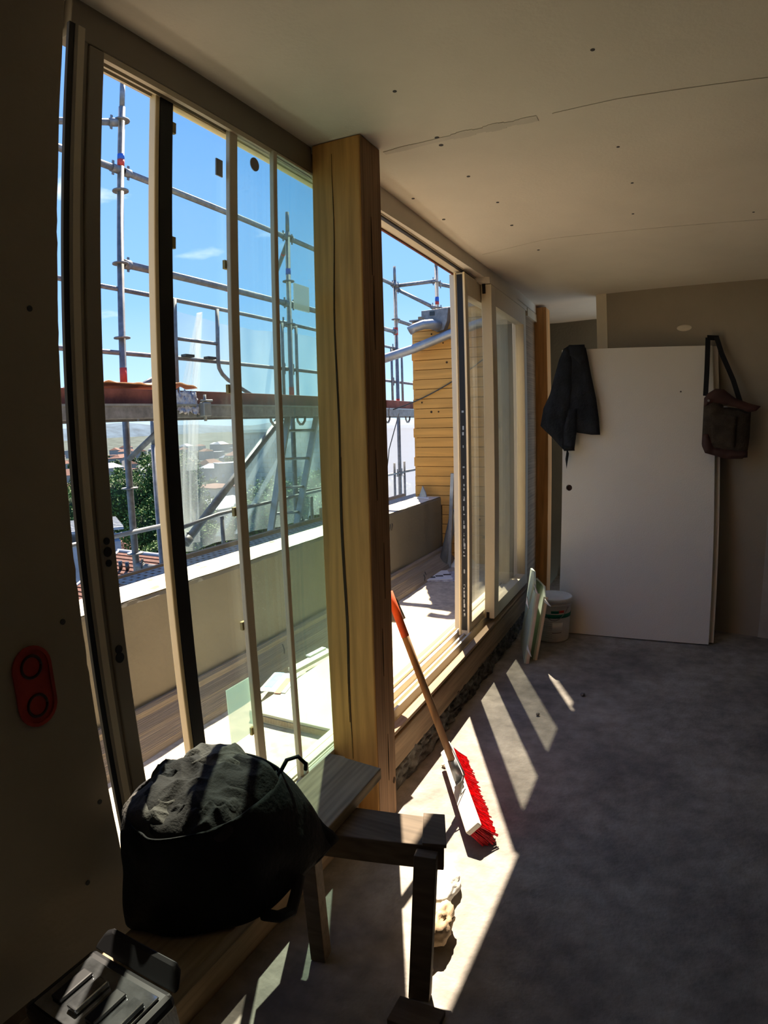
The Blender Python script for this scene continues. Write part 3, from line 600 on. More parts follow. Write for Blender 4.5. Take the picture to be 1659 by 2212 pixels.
# tubes in front of the deck
ledger('steep thick brace crossing behind the sashes below the deck', (X, 3.48, .65), (X, 4.85, 1.59), .032)
ledger('thin diagonal rising above the deck near the nearest pole', (X, 3.0, 1.79), (X, 3.45, 2.0), .018)
ld = thing('ladder', (-3.2, 4.55, .5), 'aluminium ladder leaning up to the scaffold deck', 'ladder')
La, Lb, Ra, Rb = Vector((-3.2, 4.33, .50)), Vector((-3.2, 4.715, 1.60)), Vector((-3.2, 4.72, .45)), Vector((-3.2, 5.215, 1.60))
MB().obox((La+Lb)/2, (1, 0, 0), (Lb-La).cross(Vector((1, 0, 0))), Lb-La, .06, .024, (Lb-La).length+.06).build('rail', M['steel_lt'], ld)
MB().obox((Ra+Rb)/2, (1, 0, 0), (Rb-Ra).cross(Vector((1, 0, 0))), Rb-Ra, .06, .024, (Rb-Ra).length+.06).build('rail', M['steel_lt'], ld)
for u in (.04, .23, .43, .66, .89): MB().tube([La.lerp(Lb, u), Ra.lerp(Rb, u)], .013, 10).build('rung', M['steel_lt'], ld)
# lower level outside the parapet
lr = thing('lower_guard_rail', (-3.2, 4, .85), 'low guard rail with posts just outside the parapet', 'rail')
MB().tube([(-3.255, 3.30, .80), (-3.255, 3.75, .845), (-3.255, 6.8, .885)], .015, 10).build('rail', M['steel'], lr)
for y in (3.31, 3.79, 5.15): MB().tube([(-3.255, y, .3), (-3.255, y, .82)], .017, 10).build('post', M['steel'], lr)
ledger('pale low tube seen through the open gap above the red roof', (-3.338, 1.6, .832), (-3.338, 3.30, .832), .017, mm='steel_lt')
ledger('low bracket tube under the perforated deck near the open gap', (-2.56, 2.965, .58), (-3.36, 2.965, .58))
ledger('low bracket tube under the perforated deck near the ladder', (-2.56, 5.06, .58), (-3.36, 5.06, .58))
tb = thing('toe_board', (-2.78, 5, .7), 'brown timber toe board along the low deck outside the parapet', 'board')
MB().box(-2.80, -2.775, 2.15, 2.84, .60, .712).build('board', M['sillwood'], tb); MB().box(-2.82, -2.785, 2.86, 6.4, .60, .722).build('board', M['sillwood'], tb); MB().box(-2.80, -2.76, 4.55, 4.9, .62, .80).build('offcut', M['sillwood'], tb)
pf = MB(); s_ = .055
for i in range(3):
    for j in range(84):
        x0 = -2.77+i*s_+.03; y0 = 2.2+j*s_; a = .016
        o4 = [(x0, y0), (x0+s_, y0), (x0+s_, y0+s_), (x0, y0+s_)]; i4 = [(x0+a, y0+a), (x0+s_-a, y0+a), (x0+s_-a, y0+s_-a), (x0+a, y0+s_-a)]
        pf.add([(x, y, .705) for x, y in o4+i4], [(k, (k+1) % 4, 4+(k+1) % 4, 4+k) for k in range(4)])
lk = thing('perforated_deck', (-2.7, 4.5, .7), 'perforated steel deck just behind the parapet top', 'scaffold deck')
pf.build('perforated_plate', M['steel'], lk, solid=.003)
MB().box(-2.76, -2.58, 2.2, 6.8, .66, .668).build('lower_plate', M['parapet_top'], lk)
# plastic sheet
def filmf(u, v):
    y = 3.50+2.9*u; z = 2.485-1.95*v - .05*math.sin(math.pi*min(1, u*1.4))**2*(1-v)
    fx = .05*v*math.sin(y*9+4*noise.noise((y*2, v*1.5, 0))) + .05*noise.noise((y*3, v*2, 5)) + .03*math.sin((y*1.5+v*3)*8)*v
    return (-3.56+fx, y, z)
fm = thing('plastic_sheet', (-3.5, 5, 1.5), 'large clear plastic sheet hanging from the guard rail outside', 'plastic sheet')
MB().grid(filmf, 150, 60).build('sheet', M['film'], fm)
for (yt, zt, yb, zb_, w0, w1) in ((3.84, 2.47, 3.62, 1.70, .01, .12), (3.84, 2.47, 3.68, 1.2, .01, .10), (3.66, 1.7, 3.62, .62, .10, .22), (4.9, 1.5, 3.95, .62, .01, .06), (5.1, 1.4, 4.2, .6, .01, .04)):
    MB().grid(lambda u, v: (-3.44+.03*math.sin(u*14+v*3), yt+(yb-yt)*v+(u-.5)*(w0+(w1-w0)*v), zt+(zb_-zt)*v), 22, 26).build('gathered_fold', M['fold'], fm)
nt2 = thing('scaffold_netting', (-3.6, 8, 1), 'white protective netting hung beyond the doorway pole', 'netting')
MB().grid(lambda u, v: (-3.62+.03*math.sin(u*17+v*4), 6.4+5*u, 1.60-1.9*v-.03*math.sin(u*20)), 60, 30).build('net', M['mesh'], nt2)

# ------------------------------------------------------------------ beyond: neighbours, trees, town, hills
gz = -9
struct(MB().grid(lambda u, v: (-6-1500*u, -400+2200*v, gz-14*sstep(0, .06, u)+3*noise.noise((u*40, v*40, 0))+sstep(.5, 1, u)*20), 60, 90).build('ground_outside', M['land']), 'land falling away below the building')
struct(MB().grid(lambda u, v: (-1500-500*u, -900+4800*v, -30+(62+26*noise.noise((v*7, 0, 0))+10*noise.noise((v*25, 2, 0)))*math.sin(math.pi*u)), 10, 120).build('hills', M['hill']), 'low haze-blue wooded ridge on the horizon')

def house(x, y, z0, sx_, sy_, h, rot, label, roof='rooftile', group=None, name='house', flat=False, tiles=0, roofh=None):
    t = thing(name, (x, y, z0), label, 'house', group)
    c, s2_ = math.cos(rot), math.sin(rot)
    def P(a, b, z): return (x+a*c-b*s2_, y+a*s2_+b*c, z)
    a, b = sx_/2, sy_/2; zt = z0+h
    MB().prism([P(-a, -b, z0), P(a, -b, z0), P(a, b, z0), P(-a, b, z0)], (0, 0, h)).build('wall', M['housewall'], t)
    e = .3 if sx_ < 30 else .6; rh = roofh or min(sx_, sy_)*.25
    r = MB()
    if flat: r.prism([P(-a-e, -b-e, zt), P(a+e, -b-e, zt), P(a+e, b+e, zt), P(-a-e, b+e, zt)], (0, 0, .3))
    else:
        v_ = [P(-a-e, -b-e, zt), P(a+e, -b-e, zt), P(a+e, b+e, zt), P(-a-e, b+e, zt), P(-a*.6, 0, zt+rh), P(a*.6, 0, zt+rh)]
        r.add(v_, [(0, 1, 5, 4), (1, 2, 5), (2, 3, 4, 5), (3, 0, 4), (0, 3, 2, 1)])
    r.build('roof', M[roof], t)
    for k in range(3):
        aa = -a*.7+k*a*.7
        MB().prism([P(aa-.5, -b-.03, z0+h*.45), P(aa+.5, -b-.03, z0+h*.45), P(aa+.5, -b+.05, z0+h*.45), P(aa-.5, -b+.05, z0+h*.45)], (0, 0, 1.3)).build('window_opening', M['roofgrey'], t)
    return t
hid = 0
rnd = random.Random(3)
placed = []
for k in range(900):
    dist = 75+rnd.random()**1.3*800; az = math.radians(rnd.uniform(112, 152)); x = dist*math.cos(az); y = dist*math.sin(az)
    if len(placed) >= 190 or any((x-a)**2+(y-b)**2 < (16+.03*dist)**2 for a, b in placed): continue
    placed.append((x, y))
    house(x, y, -24+rnd.random()*3, rnd.uniform(9, 15), rnd.uniform(8, 12), rnd.uniform(5, 10), rnd.uniform(0, 3), 'distant pale town house with a small roof, far below the scaffold', rnd.choice(['rooftile', 'roofgrey', 'rooftile']), 'distant houses across the town', flat=rnd.random() < .3)
# close neighbours
rf = thing('neighbour_roof', (-12, 11.0, -9), 'red ribbed tile roof just below the parapet at the left', 'roof')
for k in range(38):
    y1_ = 15.0-.19*k; z1_ = -2.70-.076*k
    MB().obox((-12.4, y1_-.095, z1_-.038-.02), (1, 0, 0), (0, -1, -.33), (0, .33, -1), 11.2, .15, .05).build('tile_course', M['rooftile'], rf)
MB().obox((-12.4, 15.0-.095*38, -2.70-.038*38-.085), (1, 0, 0), (0, -1, -.4), (0, .4, -1), 11.1, 7.7, .04).build('under_roof', M['crack'], rf)
MB().tube([(-18.1, 15.05, -2.68), (-6.8, 15.05, -2.68)], .07, 10).build('ridge', M['roofgrey'], rf)
MB().tube([(-18.0, 15.0, -2.68), (-18.0, 7.9, -5.5)], .05, 8).build('verge', M['roofgrey'], rf)
for k in range(2): MB().tube([(-16.9+.35*k, 14.1, -3.1), (-16.9+.35*k, 14.1, -2.78)], .07, 8).build('vent_pipe', M['case'], rf)
MB().box(-17.8, -7, 8.2, 14.9, -9, -5.6).build('house_wall', M['housewall'], rf)
gr_ = thing('shed', (-21, 17.5, -5.5), 'grey sheet roofed shed behind the red roof', 'building')
MB().obox((-23.6, 17.0, -4.2), (1, -.7, 0), (.7, 1, 0), (0, 0, 1), 4.2, 4, 2.6).build('wall', M['roofgrey'], gr_)
MB().obox((-23.6, 17.0, -2.4), (1, -.7, 0), (.7, 1, 0), (0, 0, 1), 3.6, 4.4, .12).build('roof', M['roofgrey'], gr_)
for k in range(7): MB().obox((-23.6-.5*(k-3)*.82, 17.0+.5*(k-3)*.57, -2.32), (1, -.7, 0), (.7, 1, 0), (0, 0, 1), .06, 4.4, .05).build('seam', M['steel_lt'], gr_)
bb = thing('block_building', (-16, 28, -9), 'pale block walled neighbour building seen through the plastic sheeting', 'building')
MB().box(-22, -9.2, 27.5, 34, -9, 1.35).build('core', M['housewall'], bb)
bl = MB()
for r_ in range(24):
    for c_ in range(38):
        x0 = -22+c_*.55+(.27 if r_ % 2 else 0); z0 = -5+r_*.26
        if z0 < 1.2 and x0 < -9.7: bl.box(x0+.012, x0+.535, 27.44, 27.5, z0+.012, z0+.245)
tag(bl.build('block_courses', M['block'], bb), kind='stuff')
MB().box(-22.2, -9.0, 27.3, 34.2, 1.35, 1.5).build('coping', M['parapet_top'], bb)

def tree(name, label, c, rad, nleaf, cat='tree', trunk=True, group=None, lsz=.10):
    t = thing(name, (c[0], c[1], c[2]-rad[2]*2.2), label, cat, group)
    rn = random.Random(int(abs(c[0]*91+c[1]*17)))
    blobs = [(rn.gauss(0, .45), rn.gauss(0, .45), rn.uniform(-.8, .8), rn.uniform(.3, .55)) for _ in range(16)]
    b = MB(); q = []
    for _ in range(nleaf):
        bx_, by_, bz_, br = rn.choice(blobs)
        v = Vector((rn.gauss(0, 1), rn.gauss(0, 1), rn.gauss(0, 1))).normalized()*br*(.75+.3*rn.random())
        p = Vector((c[0]+(bx_+v.x)*rad[0], c[1]+(by_+v.y)*rad[1], c[2]+(bz_+v.z)*rad[2]))
        a = Vector((rn.gauss(0, 1), rn.gauss(0, 1), rn.gauss(0, .6))).normalized()*lsz*rn.uniform(.5, 1); d_ = a.cross(Vector((rn.gauss(0, 1), rn.gauss(0, 1), rn.gauss(0, 1)))).normalized()*a.length*.6
        q += [p-a, p+d_, p+a, p-d_]
    b.add(q, [(4*i, 4*i+1, 4*i+2, 4*i+3) for i in range(len(q)//4)])
    cr_ = b.build('crown', M['leaf'], t)
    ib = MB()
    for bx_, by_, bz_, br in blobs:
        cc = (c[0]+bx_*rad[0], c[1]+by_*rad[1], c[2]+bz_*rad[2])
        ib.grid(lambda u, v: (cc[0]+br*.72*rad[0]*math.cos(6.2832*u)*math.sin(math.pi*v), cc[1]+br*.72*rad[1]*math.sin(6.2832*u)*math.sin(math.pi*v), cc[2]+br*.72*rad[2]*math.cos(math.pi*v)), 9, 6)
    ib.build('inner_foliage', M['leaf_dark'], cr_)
    if trunk: MB().tube([(c[0], c[1], c[2]-rad[2]*2.2), (c[0], c[1], c[2])], [.25, .12], 8).build('trunk', M['bark'], t)
    return t
tree('leafy_tree', 'dense leafy tree right of the nearest pole, seen below the deck', (-26.3, 25.4, -3.2), (3.2, 3.2, 3.3), 42000)
tree('leafy_tree', 'lower leafy tree left of the nearest pole beyond the red roof', (-33.0, 25.4, -4.4), (3.2, 3.2, 3.4), 30000)
tree('leafy_tree', 'leafy tree blurred behind the plastic sheet beside the ladder', (-15.0, 21.5, -3.4), (3.0, 3.0, 2.6), 26000)
tree('leafy_bush', 'low green bush behind the plastic sheet above the parapet', (-8.6, 10.4, -2.3), (1.4, 1.4, .9), 9000, 'bush', False, lsz=.07)
tree('leafy_bush', 'green bush under the tree above the red roof', (-19.6, 20.5, -4.0), (2.3, 2.3, 1.2), 16000, 'bush', False, lsz=.09)
tree('leafy_tree', 'pale leafy tree seen through the netting in the doorway', (-9.6, 22.0, -2.9), (1.8, 1.8, 1.9), 9000)
for k in range(110):
    dist = 60+rnd.random()*500; az = math.radians(rnd.uniform(112, 150)); x, y = dist*math.cos(az), dist*math.sin(az)
    if any((x-a)**2+(y-b)**2 < 11**2 for a, b in placed): continue
    placed.append((x, y))
    tree('distant_tree', 'distant dark tree among the town houses', (dist*math.cos(az), dist*math.sin(az), -17), (4, 4, 4), 350, group='distant trees across the town', lsz=.8)

# ------------------------------------------------------------------ leaning door leaves
def leaf_door(label, x0, x1, off, th, hole, skew=0):
    t = thing('door_leaf', ((x0+x1)/2, 4.3+off, 0), label, 'door')
    k = math.atan(.139); up = Vector((0, math.sin(k), math.cos(k))); nn = Vector((0, -math.cos(k), math.sin(k)))
    H_ = 2.04; b = MB(); o0 = Vector((x0, 4.30+off, .004)); wd = x1-x0
    def P(a, c, e): return o0 + Vector((a + skew*(c/H_), 0, 0)) + up*c - nn*e
    if not hole:
        b.add([P(a, c, e) for a in (0, wd) for c in (0, H_) for e in (0, th)], [(0, 1, 3, 2), (4, 6, 7, 5), (0, 4, 5, 1), (2, 3, 7, 6), (0, 2, 6, 4), (1, 5, 7, 3)])
    else:
        ha, hc, hr = .05, 1.04, .022; n = 24; s5 = .04
        ring = [(ha+hr*math.cos(2*math.pi*i/n), hc+hr*math.sin(2*math.pi*i/n)) for i in range(n)]
        def sq(i):
            t_ = 2*math.pi*i/n; c_, s_2 = math.cos(t_), math.sin(t_); m_ = max(abs(c_), abs(s_2)); return (ha+s5*c_/m_, hc+s5*s_2/m_)
        for e, fl_ in ((0, 0), (th, 1)):
            b.add([P(*q, e) for q in ring]+[P(*sq(i), e) for i in range(n)], [(i, (i+1) % n, n+(i+1) % n, n+i) for i in range(n)])
            for (a0, a1, c0, c1) in ((0, wd, 0, hc-s5), (0, wd, hc+s5, H_), (0, ha-s5, hc-s5, hc+s5), (ha+s5, wd, hc-s5, hc+s5)):
                b.add([P(a0, c0, e), P(a1, c0, e), P(a1, c1, e), P(a0, c1, e)], [(0, 1, 2, 3)])
        b.add([P(*q, 0) for q in ring]+[P(*q, th) for q in ring], [(i, (i+1) % n, n+(i+1) % n, n+i) for i in range(n)])
    b.build('panel', M['door'], t)
    ed = MB()
    for (a0, a1, c0, c1) in ((0, wd, -.001, .0), (0, wd, H_, H_+.001), (-.001, 0, 0, H_), (wd, wd+.001, 0, H_)):
        ed.add([P(a, c, e) for a in (a0, a1) for c in (c0, c1) for e in (.003, th-.001)], [(0, 1, 3, 2), (4, 6, 7, 5), (0, 4, 5, 1), (2, 3, 7, 6), (0, 2, 6, 4), (1, 5, 7, 3)])
    ed.build('edge_band', M['door_edge'], t)
    return t, P
dl, DP = leaf_door('white door leaf with a round lock hole, leaning in front against the partition', -.690, .362, 0, .038, True, -.035)
q = DP(.83, 1.72, -.001); MB().cyl(q, q+Vector((0, -.002, 0)), .006, n=10).build('screw_mark', M['ink'], dl)
q = DP(.05, 1.04, .034); MB().cyl(q, q+Vector((0, .003, 0)), .021, n=20).build('lock_plate', M['flap'], dl)
leaf_door('second door leaf showing its yellowish edge behind the front one', -.60, .398, .042, .030, False, -.03)

# ------------------------------------------------------------------ hanging clothes: outline puffed to real thickness
def inflate(name, outline, m, parent, ybase, thick, cell=.012, folds=.008, fs=14, seed=0, lean=0, both=True):
    P = [Vector((a, b)) for a, b in outline]
    xs = [p.x for p in P]; zs = [p.y for p in P]; k = len(P)
    def inside(x, z):
        c = False; j = k-1
        for i in range(k):
            if (P[i].y > z) != (P[j].y > z) and x < (P[j].x-P[i].x)*(z-P[i].y)/(P[j].y-P[i].y)+P[i].x: c = not c
            j = i
        return c
    def dist(x, z):
        q = Vector((x, z)); best = 9
        for i in range(k):
            a, b = P[i], P[(i+1) % k]; ab = b-a; t = max(0, min(1, (q-a).dot(ab)/max(ab.length_squared, 1e-9))); dd = (q-(a+ab*t)).length
            if dd < best: best = dd; cp = a+ab*t
        return best, cp
    nx = int((max(xs)-min(xs))/cell)+3; nz_ = int((max(zs)-min(zs))/cell)+3; idx = {}; vf = []; vb = []
    for i in range(nx):
        for j in range(nz_):
            x = min(xs)-cell+i*cell; z = min(zs)-cell+j*cell; ins = inside(x, z); dd, cp = dist(x, z)
            if not ins:
                if dd > cell*1.5: continue
                x, z, h = cp.x, cp.y, 0
            else: h = thick*math.sqrt(1-(1-min(1, dd/(thick*1.3)))**2)
            fo_ = folds*(noise.noise((x*fs, z*fs*.35, seed))+.5*noise.noise((x*fs*2.3, z*fs*.8, seed+3)))*min(1, h/(thick*.5)) if h else 0
            idx[i, j] = len(vf); y0 = ybase+lean*z
            vf.append((x, y0-h*.7-fo_, z)); vb.append((x, y0+h*.3, z))
    fs_ = []
    for (i, j) in idx:
        q = [(i, j), (i+1, j), (i+1, j+1), (i, j+1)]
        if all(a in idx for a in q):
            cx = sum(vf[idx[a]][0] for a in q)/4; cz = sum(vf[idx[a]][2] for a in q)/4
            if inside(cx, cz): fs_.append([idx[a] for a in q])
    nvf = len(vf); b = MB(); b.add(vf+vb, fs_+[[a+nvf for a in q[::-1]] for q in fs_], True)
    o = b.build(name, m, parent); md = o.modifiers.new('weld', 'WELD'); md.merge_threshold = .0008
    return o
jk = thing('jacket', (-.65, 4.5, 1.3), 'black jacket hung over the left top corner of the front door leaf', 'jacket')
inflate('body', [(-.70, 2.03), (-.66, 2.055), (-.60, 2.052), (-.545, 2.03), (-.525, 1.93), (-.505, 1.82), (-.47, 1.66), (-.45, 1.52), (-.44, 1.41), (-.50, 1.41), (-.60, 1.425), (-.645, 1.43), (-.68, 1.50), (-.71, 1.70), (-.72, 1.90)], M['jacket'], jk, 4.25, .045, lean=.139)
inflate('sleeve', [(-.70, 2.03), (-.735, 1.95), (-.77, 1.82), (-.80, 1.70), (-.845, 1.60), (-.865, 1.475), (-.83, 1.44), (-.775, 1.39), (-.72, 1.33), (-.695, 1.305), (-.66, 1.45), (-.64, 1.62), (-.63, 1.85), (-.64, 2.02)], M['jacket'], jk, 4.235, .05, lean=.139, seed=5)
inflate('sleeve', [(-.66, 1.60), (-.60, 1.60), (-.60, 1.45), (-.615, 1.31), (-.69, 1.30), (-.70, 1.45)], M['jacket'], jk, 4.22, .035, lean=.139, seed=9)
inflate('cuff', [(-.617, 1.345), (-.612, 1.30), (-.69, 1.298), (-.695, 1.34)], M['bag'], jk, 4.215, .036, lean=.139, seed=2)
inflate('collar', [(-.665, 2.05), (-.55, 2.05), (-.535, 1.93), (-.575, 1.90), (-.62, 1.95), (-.66, 1.97)], M['jacket'], jk, 4.22, .03, lean=.139, seed=11)
inflate('hem', [(-.67, 1.32), (-.68, 1.24), (-.67, 1.17), (-.655, 1.28)], M['jacket'], jk, 4.235, .012, cell=.006, lean=.139)
st = thing('shoulder_bag', (.42, 4.45, 1.3), 'brown canvas shoulder bag hanging by its strap from the door leaf corner', 'bag')
inflate('body', [(.262, 1.66), (.255, 1.50), (.25, 1.35), (.27, 1.30), (.33, 1.285), (.42, 1.257), (.52, 1.258), (.55, 1.28), (.565, 1.40), (.57, 1.57), (.50, 1.59), (.40, 1.60), (.33, 1.66)], M['satchel'], st, 4.44, .06, folds=.006)
inflate('flap', [(.262, 1.60), (.262, 1.66), (.285, 1.69), (.335, 1.72), (.39, 1.715), (.46, 1.66), (.55, 1.625), (.63, 1.605), (.60, 1.575), (.55, 1.565), (.46, 1.60), (.38, 1.62), (.32, 1.63)], M['flap'], st, 4.405, .03, folds=.006, seed=4)
inflate('pocket', [(.30, 1.56), (.31, 1.36), (.46, 1.33), (.47, 1.54)], M['satchel'], st, 4.385, .016, folds=.004, seed=8)
inflate('bottom_panel', [(.252, 1.42), (.29, 1.42), (.33, 1.33), (.55, 1.31), (.55, 1.27), (.42, 1.255), (.27, 1.295), (.25, 1.34)], M['flap'], st, 4.40, .028, seed=2)
MB().cyl((.287, 4.37, 1.64), (.287, 4.365, 1.64), .008, n=14).build('snap', M['steel_lt'], st)
MB().box(.385, .41, 4.37, 4.375, 1.596, 1.604).build('buckle', M['steel_lt'], st)
k_ = MB()
for pts in (([(.272, 4.44, 1.68), (.285, 4.50, 1.85), (.300, 4.59, 2.075)]), ([(.300, 4.585, 2.08), (.37, 4.62, 2.08)]), ([(.36, 4.60, 2.08), (.39, 4.58, 1.97), (.46, 4.50, 1.78), (.51, 4.44, 1.60)])):
    for a, b_ in zip(pts[:-1], pts[1:]):
        a = Vector(a); b_ = Vector(b_); dd = (b_-a)
        k_.obox((a+b_)/2, dd, dd.cross(Vector((0, 1, 0))) if abs(dd.normalized().y) < .9 else (1, 0, 0), dd.cross(dd.cross(Vector((0, 1, 0)))), dd.length+.01, .034, .005)
k_.build('strap', M['strap'], st)

# ------------------------------------------------------------------ bucket and plasterboard offcuts
bk = thing('bucket', (-.71, 4.17, 0), 'white plastic bucket with green band in front of the door leaf', 'bucket')
bc = (-.708, 4.175, 0)
MB().lathe([(0, .002), (.108, .002), (.112, .01), (.119, .20), (.122, .262), (.127, .264), (.127, .272), (.122, .274), (.1235, .29), (0, .29)], bc, 40).build('body', M['bucket'], bk)
MB().lathe([(.1225, .284), (.131, .284), (.132, .306), (.127, .312), (.120, .308), (.115, .303), (0, .303)], bc, 40).build('lid', M['bucket'], bk)
MB().lathe([(.1187, .178), (.1205, .178), (.1217, .205), (.1195, .205)], bc, 40).build('green_band', M['green'], bk)
def wrap(a0, a1, z0, z1, r, n=10):
    return MB().grid(lambda u, v: (bc[0]+(r+.0012*v)*math.cos(a0+(a1-a0)*u), bc[1]+(r+.0012*v)*math.sin(a0+(a1-a0)*u), z0+(z1-z0)*v), n, 2)
wrap(R(-88), R(-62), .213, .232, .1208).build('label_patch', M['green'], bk, solid=.001)
wrap(R(-62), R(-44), .216, .234, .1210).build('label_patch', M['red'], bk, solid=.001)
for k in range(9): wrap(R(-125), R(-82), .035+.014*k, .038+.014*k, .1150+.0006*k).build('label_line', M['label'], bk, solid=.0006)
wrap(R(-84), R(-45), .09, .145, .1165).build('label_patch', M['paper'], bk, solid=.0006)
wrap(R(-82), R(-50), .072, .076, .1165).build('label_line', M['ink'], bk, solid=.0006)
MB().tube([(bc[0]+.128*math.cos(t), bc[1]+.128*math.sin(t), .268-.11*math.sin((t+math.pi/2+.55)/1.1*math.pi/2+math.pi/2) if 0 else .255-.09*math.cos((t+1.35)/.85*math.pi/2)) for t in [(-1.35-.85+1.7*i/20) for i in range(21)]], .0022, 6).build('wire_handle', M['steel'], bk)
of = thing('plasterboard_offcut', (-.85, 3.85, 0), 'taller green plasterboard offcut standing against the bucket', 'board')
def slabpoly(pts, th): return MB().prism(pts, th)
T = (.013, .003, 0)
f1 = [(-.915, 4.07, 0), (-.792, 3.64, 0), (-.737, 3.66, .46), (-.770, 3.77, .455), (-.758, 3.72, .485), (-.762, 3.73, .52), (-.778, 3.80, .56), (-.845, 4.02, .53)]
slabpoly(f1, T).build('board', M['greenboard'], of)
MB().prism([(-.779, 3.635, 0), (-.765, 3.643, 0), (-.711, 3.661, .46), (-.725, 3.653, .46)], (.004, .004, 0)).build('core_edge', M['gypsum'], of)
MB().prism([(-.733, 3.648, .47), (-.745, 3.66, .52), (-.72, 3.652, .46)], (.002, .01, 0)).build('torn_paper', M['paper'], of)
MB().prism([(-.775, 3.632, .10), (-.74, 3.60, .065), (-.772, 3.63, .13)], (.002, .01, 0)).build('torn_paper', M['paper'], of)
MB().prism([(-.79, 3.64, .40), (-.765, 3.61, .37), (-.785, 3.64, .44)], (.002, .01, 0)).build('torn_paper', M['paper'], of)
of2 = thing('plasterboard_offcut', (-.79, 3.95, 0), 'shorter green plasterboard offcut leaning behind the taller one', 'board')
slabpoly([(-.86, 4.05, 0), (-.752, 3.72, 0), (-.698, 3.735, .42), (-.712, 3.80, .47), (-.81, 4.03, .46)], T).build('board', M['greenboard'], of2)
MB().prism([(-.738, 3.716, 0), (-.728, 3.72, 0), (-.672, 3.735, .42), (-.684, 3.73, .42)], (.004, .004, 0)).build('core_edge', M['gypsum'], of2)
MB().prism([(-.690, 3.72, .39), (-.645, 3.69, .375), (-.688, 3.72, .41)], (.002, .01, 0)).build('torn_paper', M['paper'], of2)

# ------------------------------------------------------------------ broom
br = thing('broom', (-.68, 2.08, 0), 'push broom with red bristles and wooden handle leaning on the timber post', 'broom')
A = Vector((-.840, 2.335, .080)); B = Vector((-.552, 1.828, .078)); ax_ = (B-A).normalized()
tipd = Vector((.60, .34, -.72)); tipd = (tipd - ax_*tipd.dot(ax_)).normalized(); side = ax_.cross(tipd).normalized()
MB().obox((A+B)/2, ax_, side, tipd, (B-A).length, .062, .024).build('head_board', M['broomwood'], br, bevel=.006)
bm_ = MB(); rn = random.Random(5)
L_ = (B-A).length
for i in range(46):
    for j in range(5):
        c = A + ax_*(L_*(i+.5)/46) + side*(-.022+.011*j) + tipd*.011
        for q_ in range(4):
            e = c + tipd*(.080+.010*rn.random()) + ax_*rn.gauss(0, .006) + side*((-.022+.011*j)*.35+rn.gauss(0, .004))
            c2 = c + ax_*rn.gauss(0, .003)+side*rn.gauss(0, .002); p1 = ax_*.0035; p2 = side*.003
            bm_.add([c2-p1, c2+p1, e+p1, e-p1, c2-p2, c2+p2, e+p2, e-p2], [(0, 1, 2, 3), (4, 5, 6, 7)])
tag(bm_.build('bristles', M['bristle'], br), kind='stuff')
Hb = Vector((-.695, 2.075, .115)); Ht = Vector((-.953, 2.03, .86)); hd = (Ht-Hb).normalized()
MB().tube([Hb+hd*.02, Ht+hd*.02], .0145, 16).build('handle', M['handle'], br)
MB().tube([Ht-hd*.16, Ht+hd*.021], .0155, 16).build('tape_grip', M['redtape'], br)
MB().tube([Hb, Hb+hd*.09], [.021, .017], 16).build('socket_ferrule', M['steel_lt'], br)
MB().prism([Hb+side*.02-ax_*.02, Hb+side*.02+ax_*.03, Hb-side*.02+ax_*.03, Hb-side*.02-ax_*.02], -tipd*.004).build('bracket_plate', M['steel_lt'], br)
MB().tube([Hb+hd*.16+side*.016, Hb+hd*.02+side*.03+ax_*.03, (A+B)/2+ax_*.08-tipd*.014], .003, 8).build('bracket_brace', M['steel_lt'], br)

# ------------------------------------------------------------------ trestle, plank, bag, clothes, case, paper sack
tt = thing('trestle', (-.62, 1.25, 0), 'rough timber trestle with splayed legs in front of the timber post', 'trestle')
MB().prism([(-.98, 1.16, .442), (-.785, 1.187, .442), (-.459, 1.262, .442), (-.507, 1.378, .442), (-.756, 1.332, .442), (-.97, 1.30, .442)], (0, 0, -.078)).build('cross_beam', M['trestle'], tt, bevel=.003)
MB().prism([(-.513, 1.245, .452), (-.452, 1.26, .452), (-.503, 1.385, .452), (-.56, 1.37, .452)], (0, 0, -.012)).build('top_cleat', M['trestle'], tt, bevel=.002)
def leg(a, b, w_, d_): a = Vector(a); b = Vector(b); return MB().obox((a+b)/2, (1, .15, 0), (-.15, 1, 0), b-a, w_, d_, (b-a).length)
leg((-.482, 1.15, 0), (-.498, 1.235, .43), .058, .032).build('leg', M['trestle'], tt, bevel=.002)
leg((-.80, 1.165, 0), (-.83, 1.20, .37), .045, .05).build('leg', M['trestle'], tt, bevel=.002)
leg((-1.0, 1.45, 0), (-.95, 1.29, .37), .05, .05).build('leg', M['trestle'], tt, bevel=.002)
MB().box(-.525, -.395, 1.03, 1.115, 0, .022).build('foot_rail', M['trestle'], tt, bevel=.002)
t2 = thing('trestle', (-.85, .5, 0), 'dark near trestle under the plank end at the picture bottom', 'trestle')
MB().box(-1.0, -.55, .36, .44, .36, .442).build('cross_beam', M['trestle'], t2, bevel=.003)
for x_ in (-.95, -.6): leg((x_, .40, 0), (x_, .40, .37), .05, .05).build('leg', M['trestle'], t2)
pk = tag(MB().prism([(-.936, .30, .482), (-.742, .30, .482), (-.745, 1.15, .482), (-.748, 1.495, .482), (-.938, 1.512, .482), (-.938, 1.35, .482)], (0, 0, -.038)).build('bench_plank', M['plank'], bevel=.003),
         'weathered plank laid over the trestles under the black bag', 'plank')
bg_ = thing('tote_bag', (-.85, .93, .482), 'large black cloth bag standing on the plank', 'bag')
base = [(-.97, .68), (-.88, .665), (-.78, .73), (-.71, .82), (-.70, .96), (-.695, 1.10), (-.80, 1.14), (-.97, 1.10), (-1.02, .88)]
rim = [(-1.0, .765), (-.92, .705), (-.845, .71), (-.775, .79), (-.75, .90), (-.77, 1.02), (-.84, 1.06), (-.97, 1.04), (-1.03, .90)]
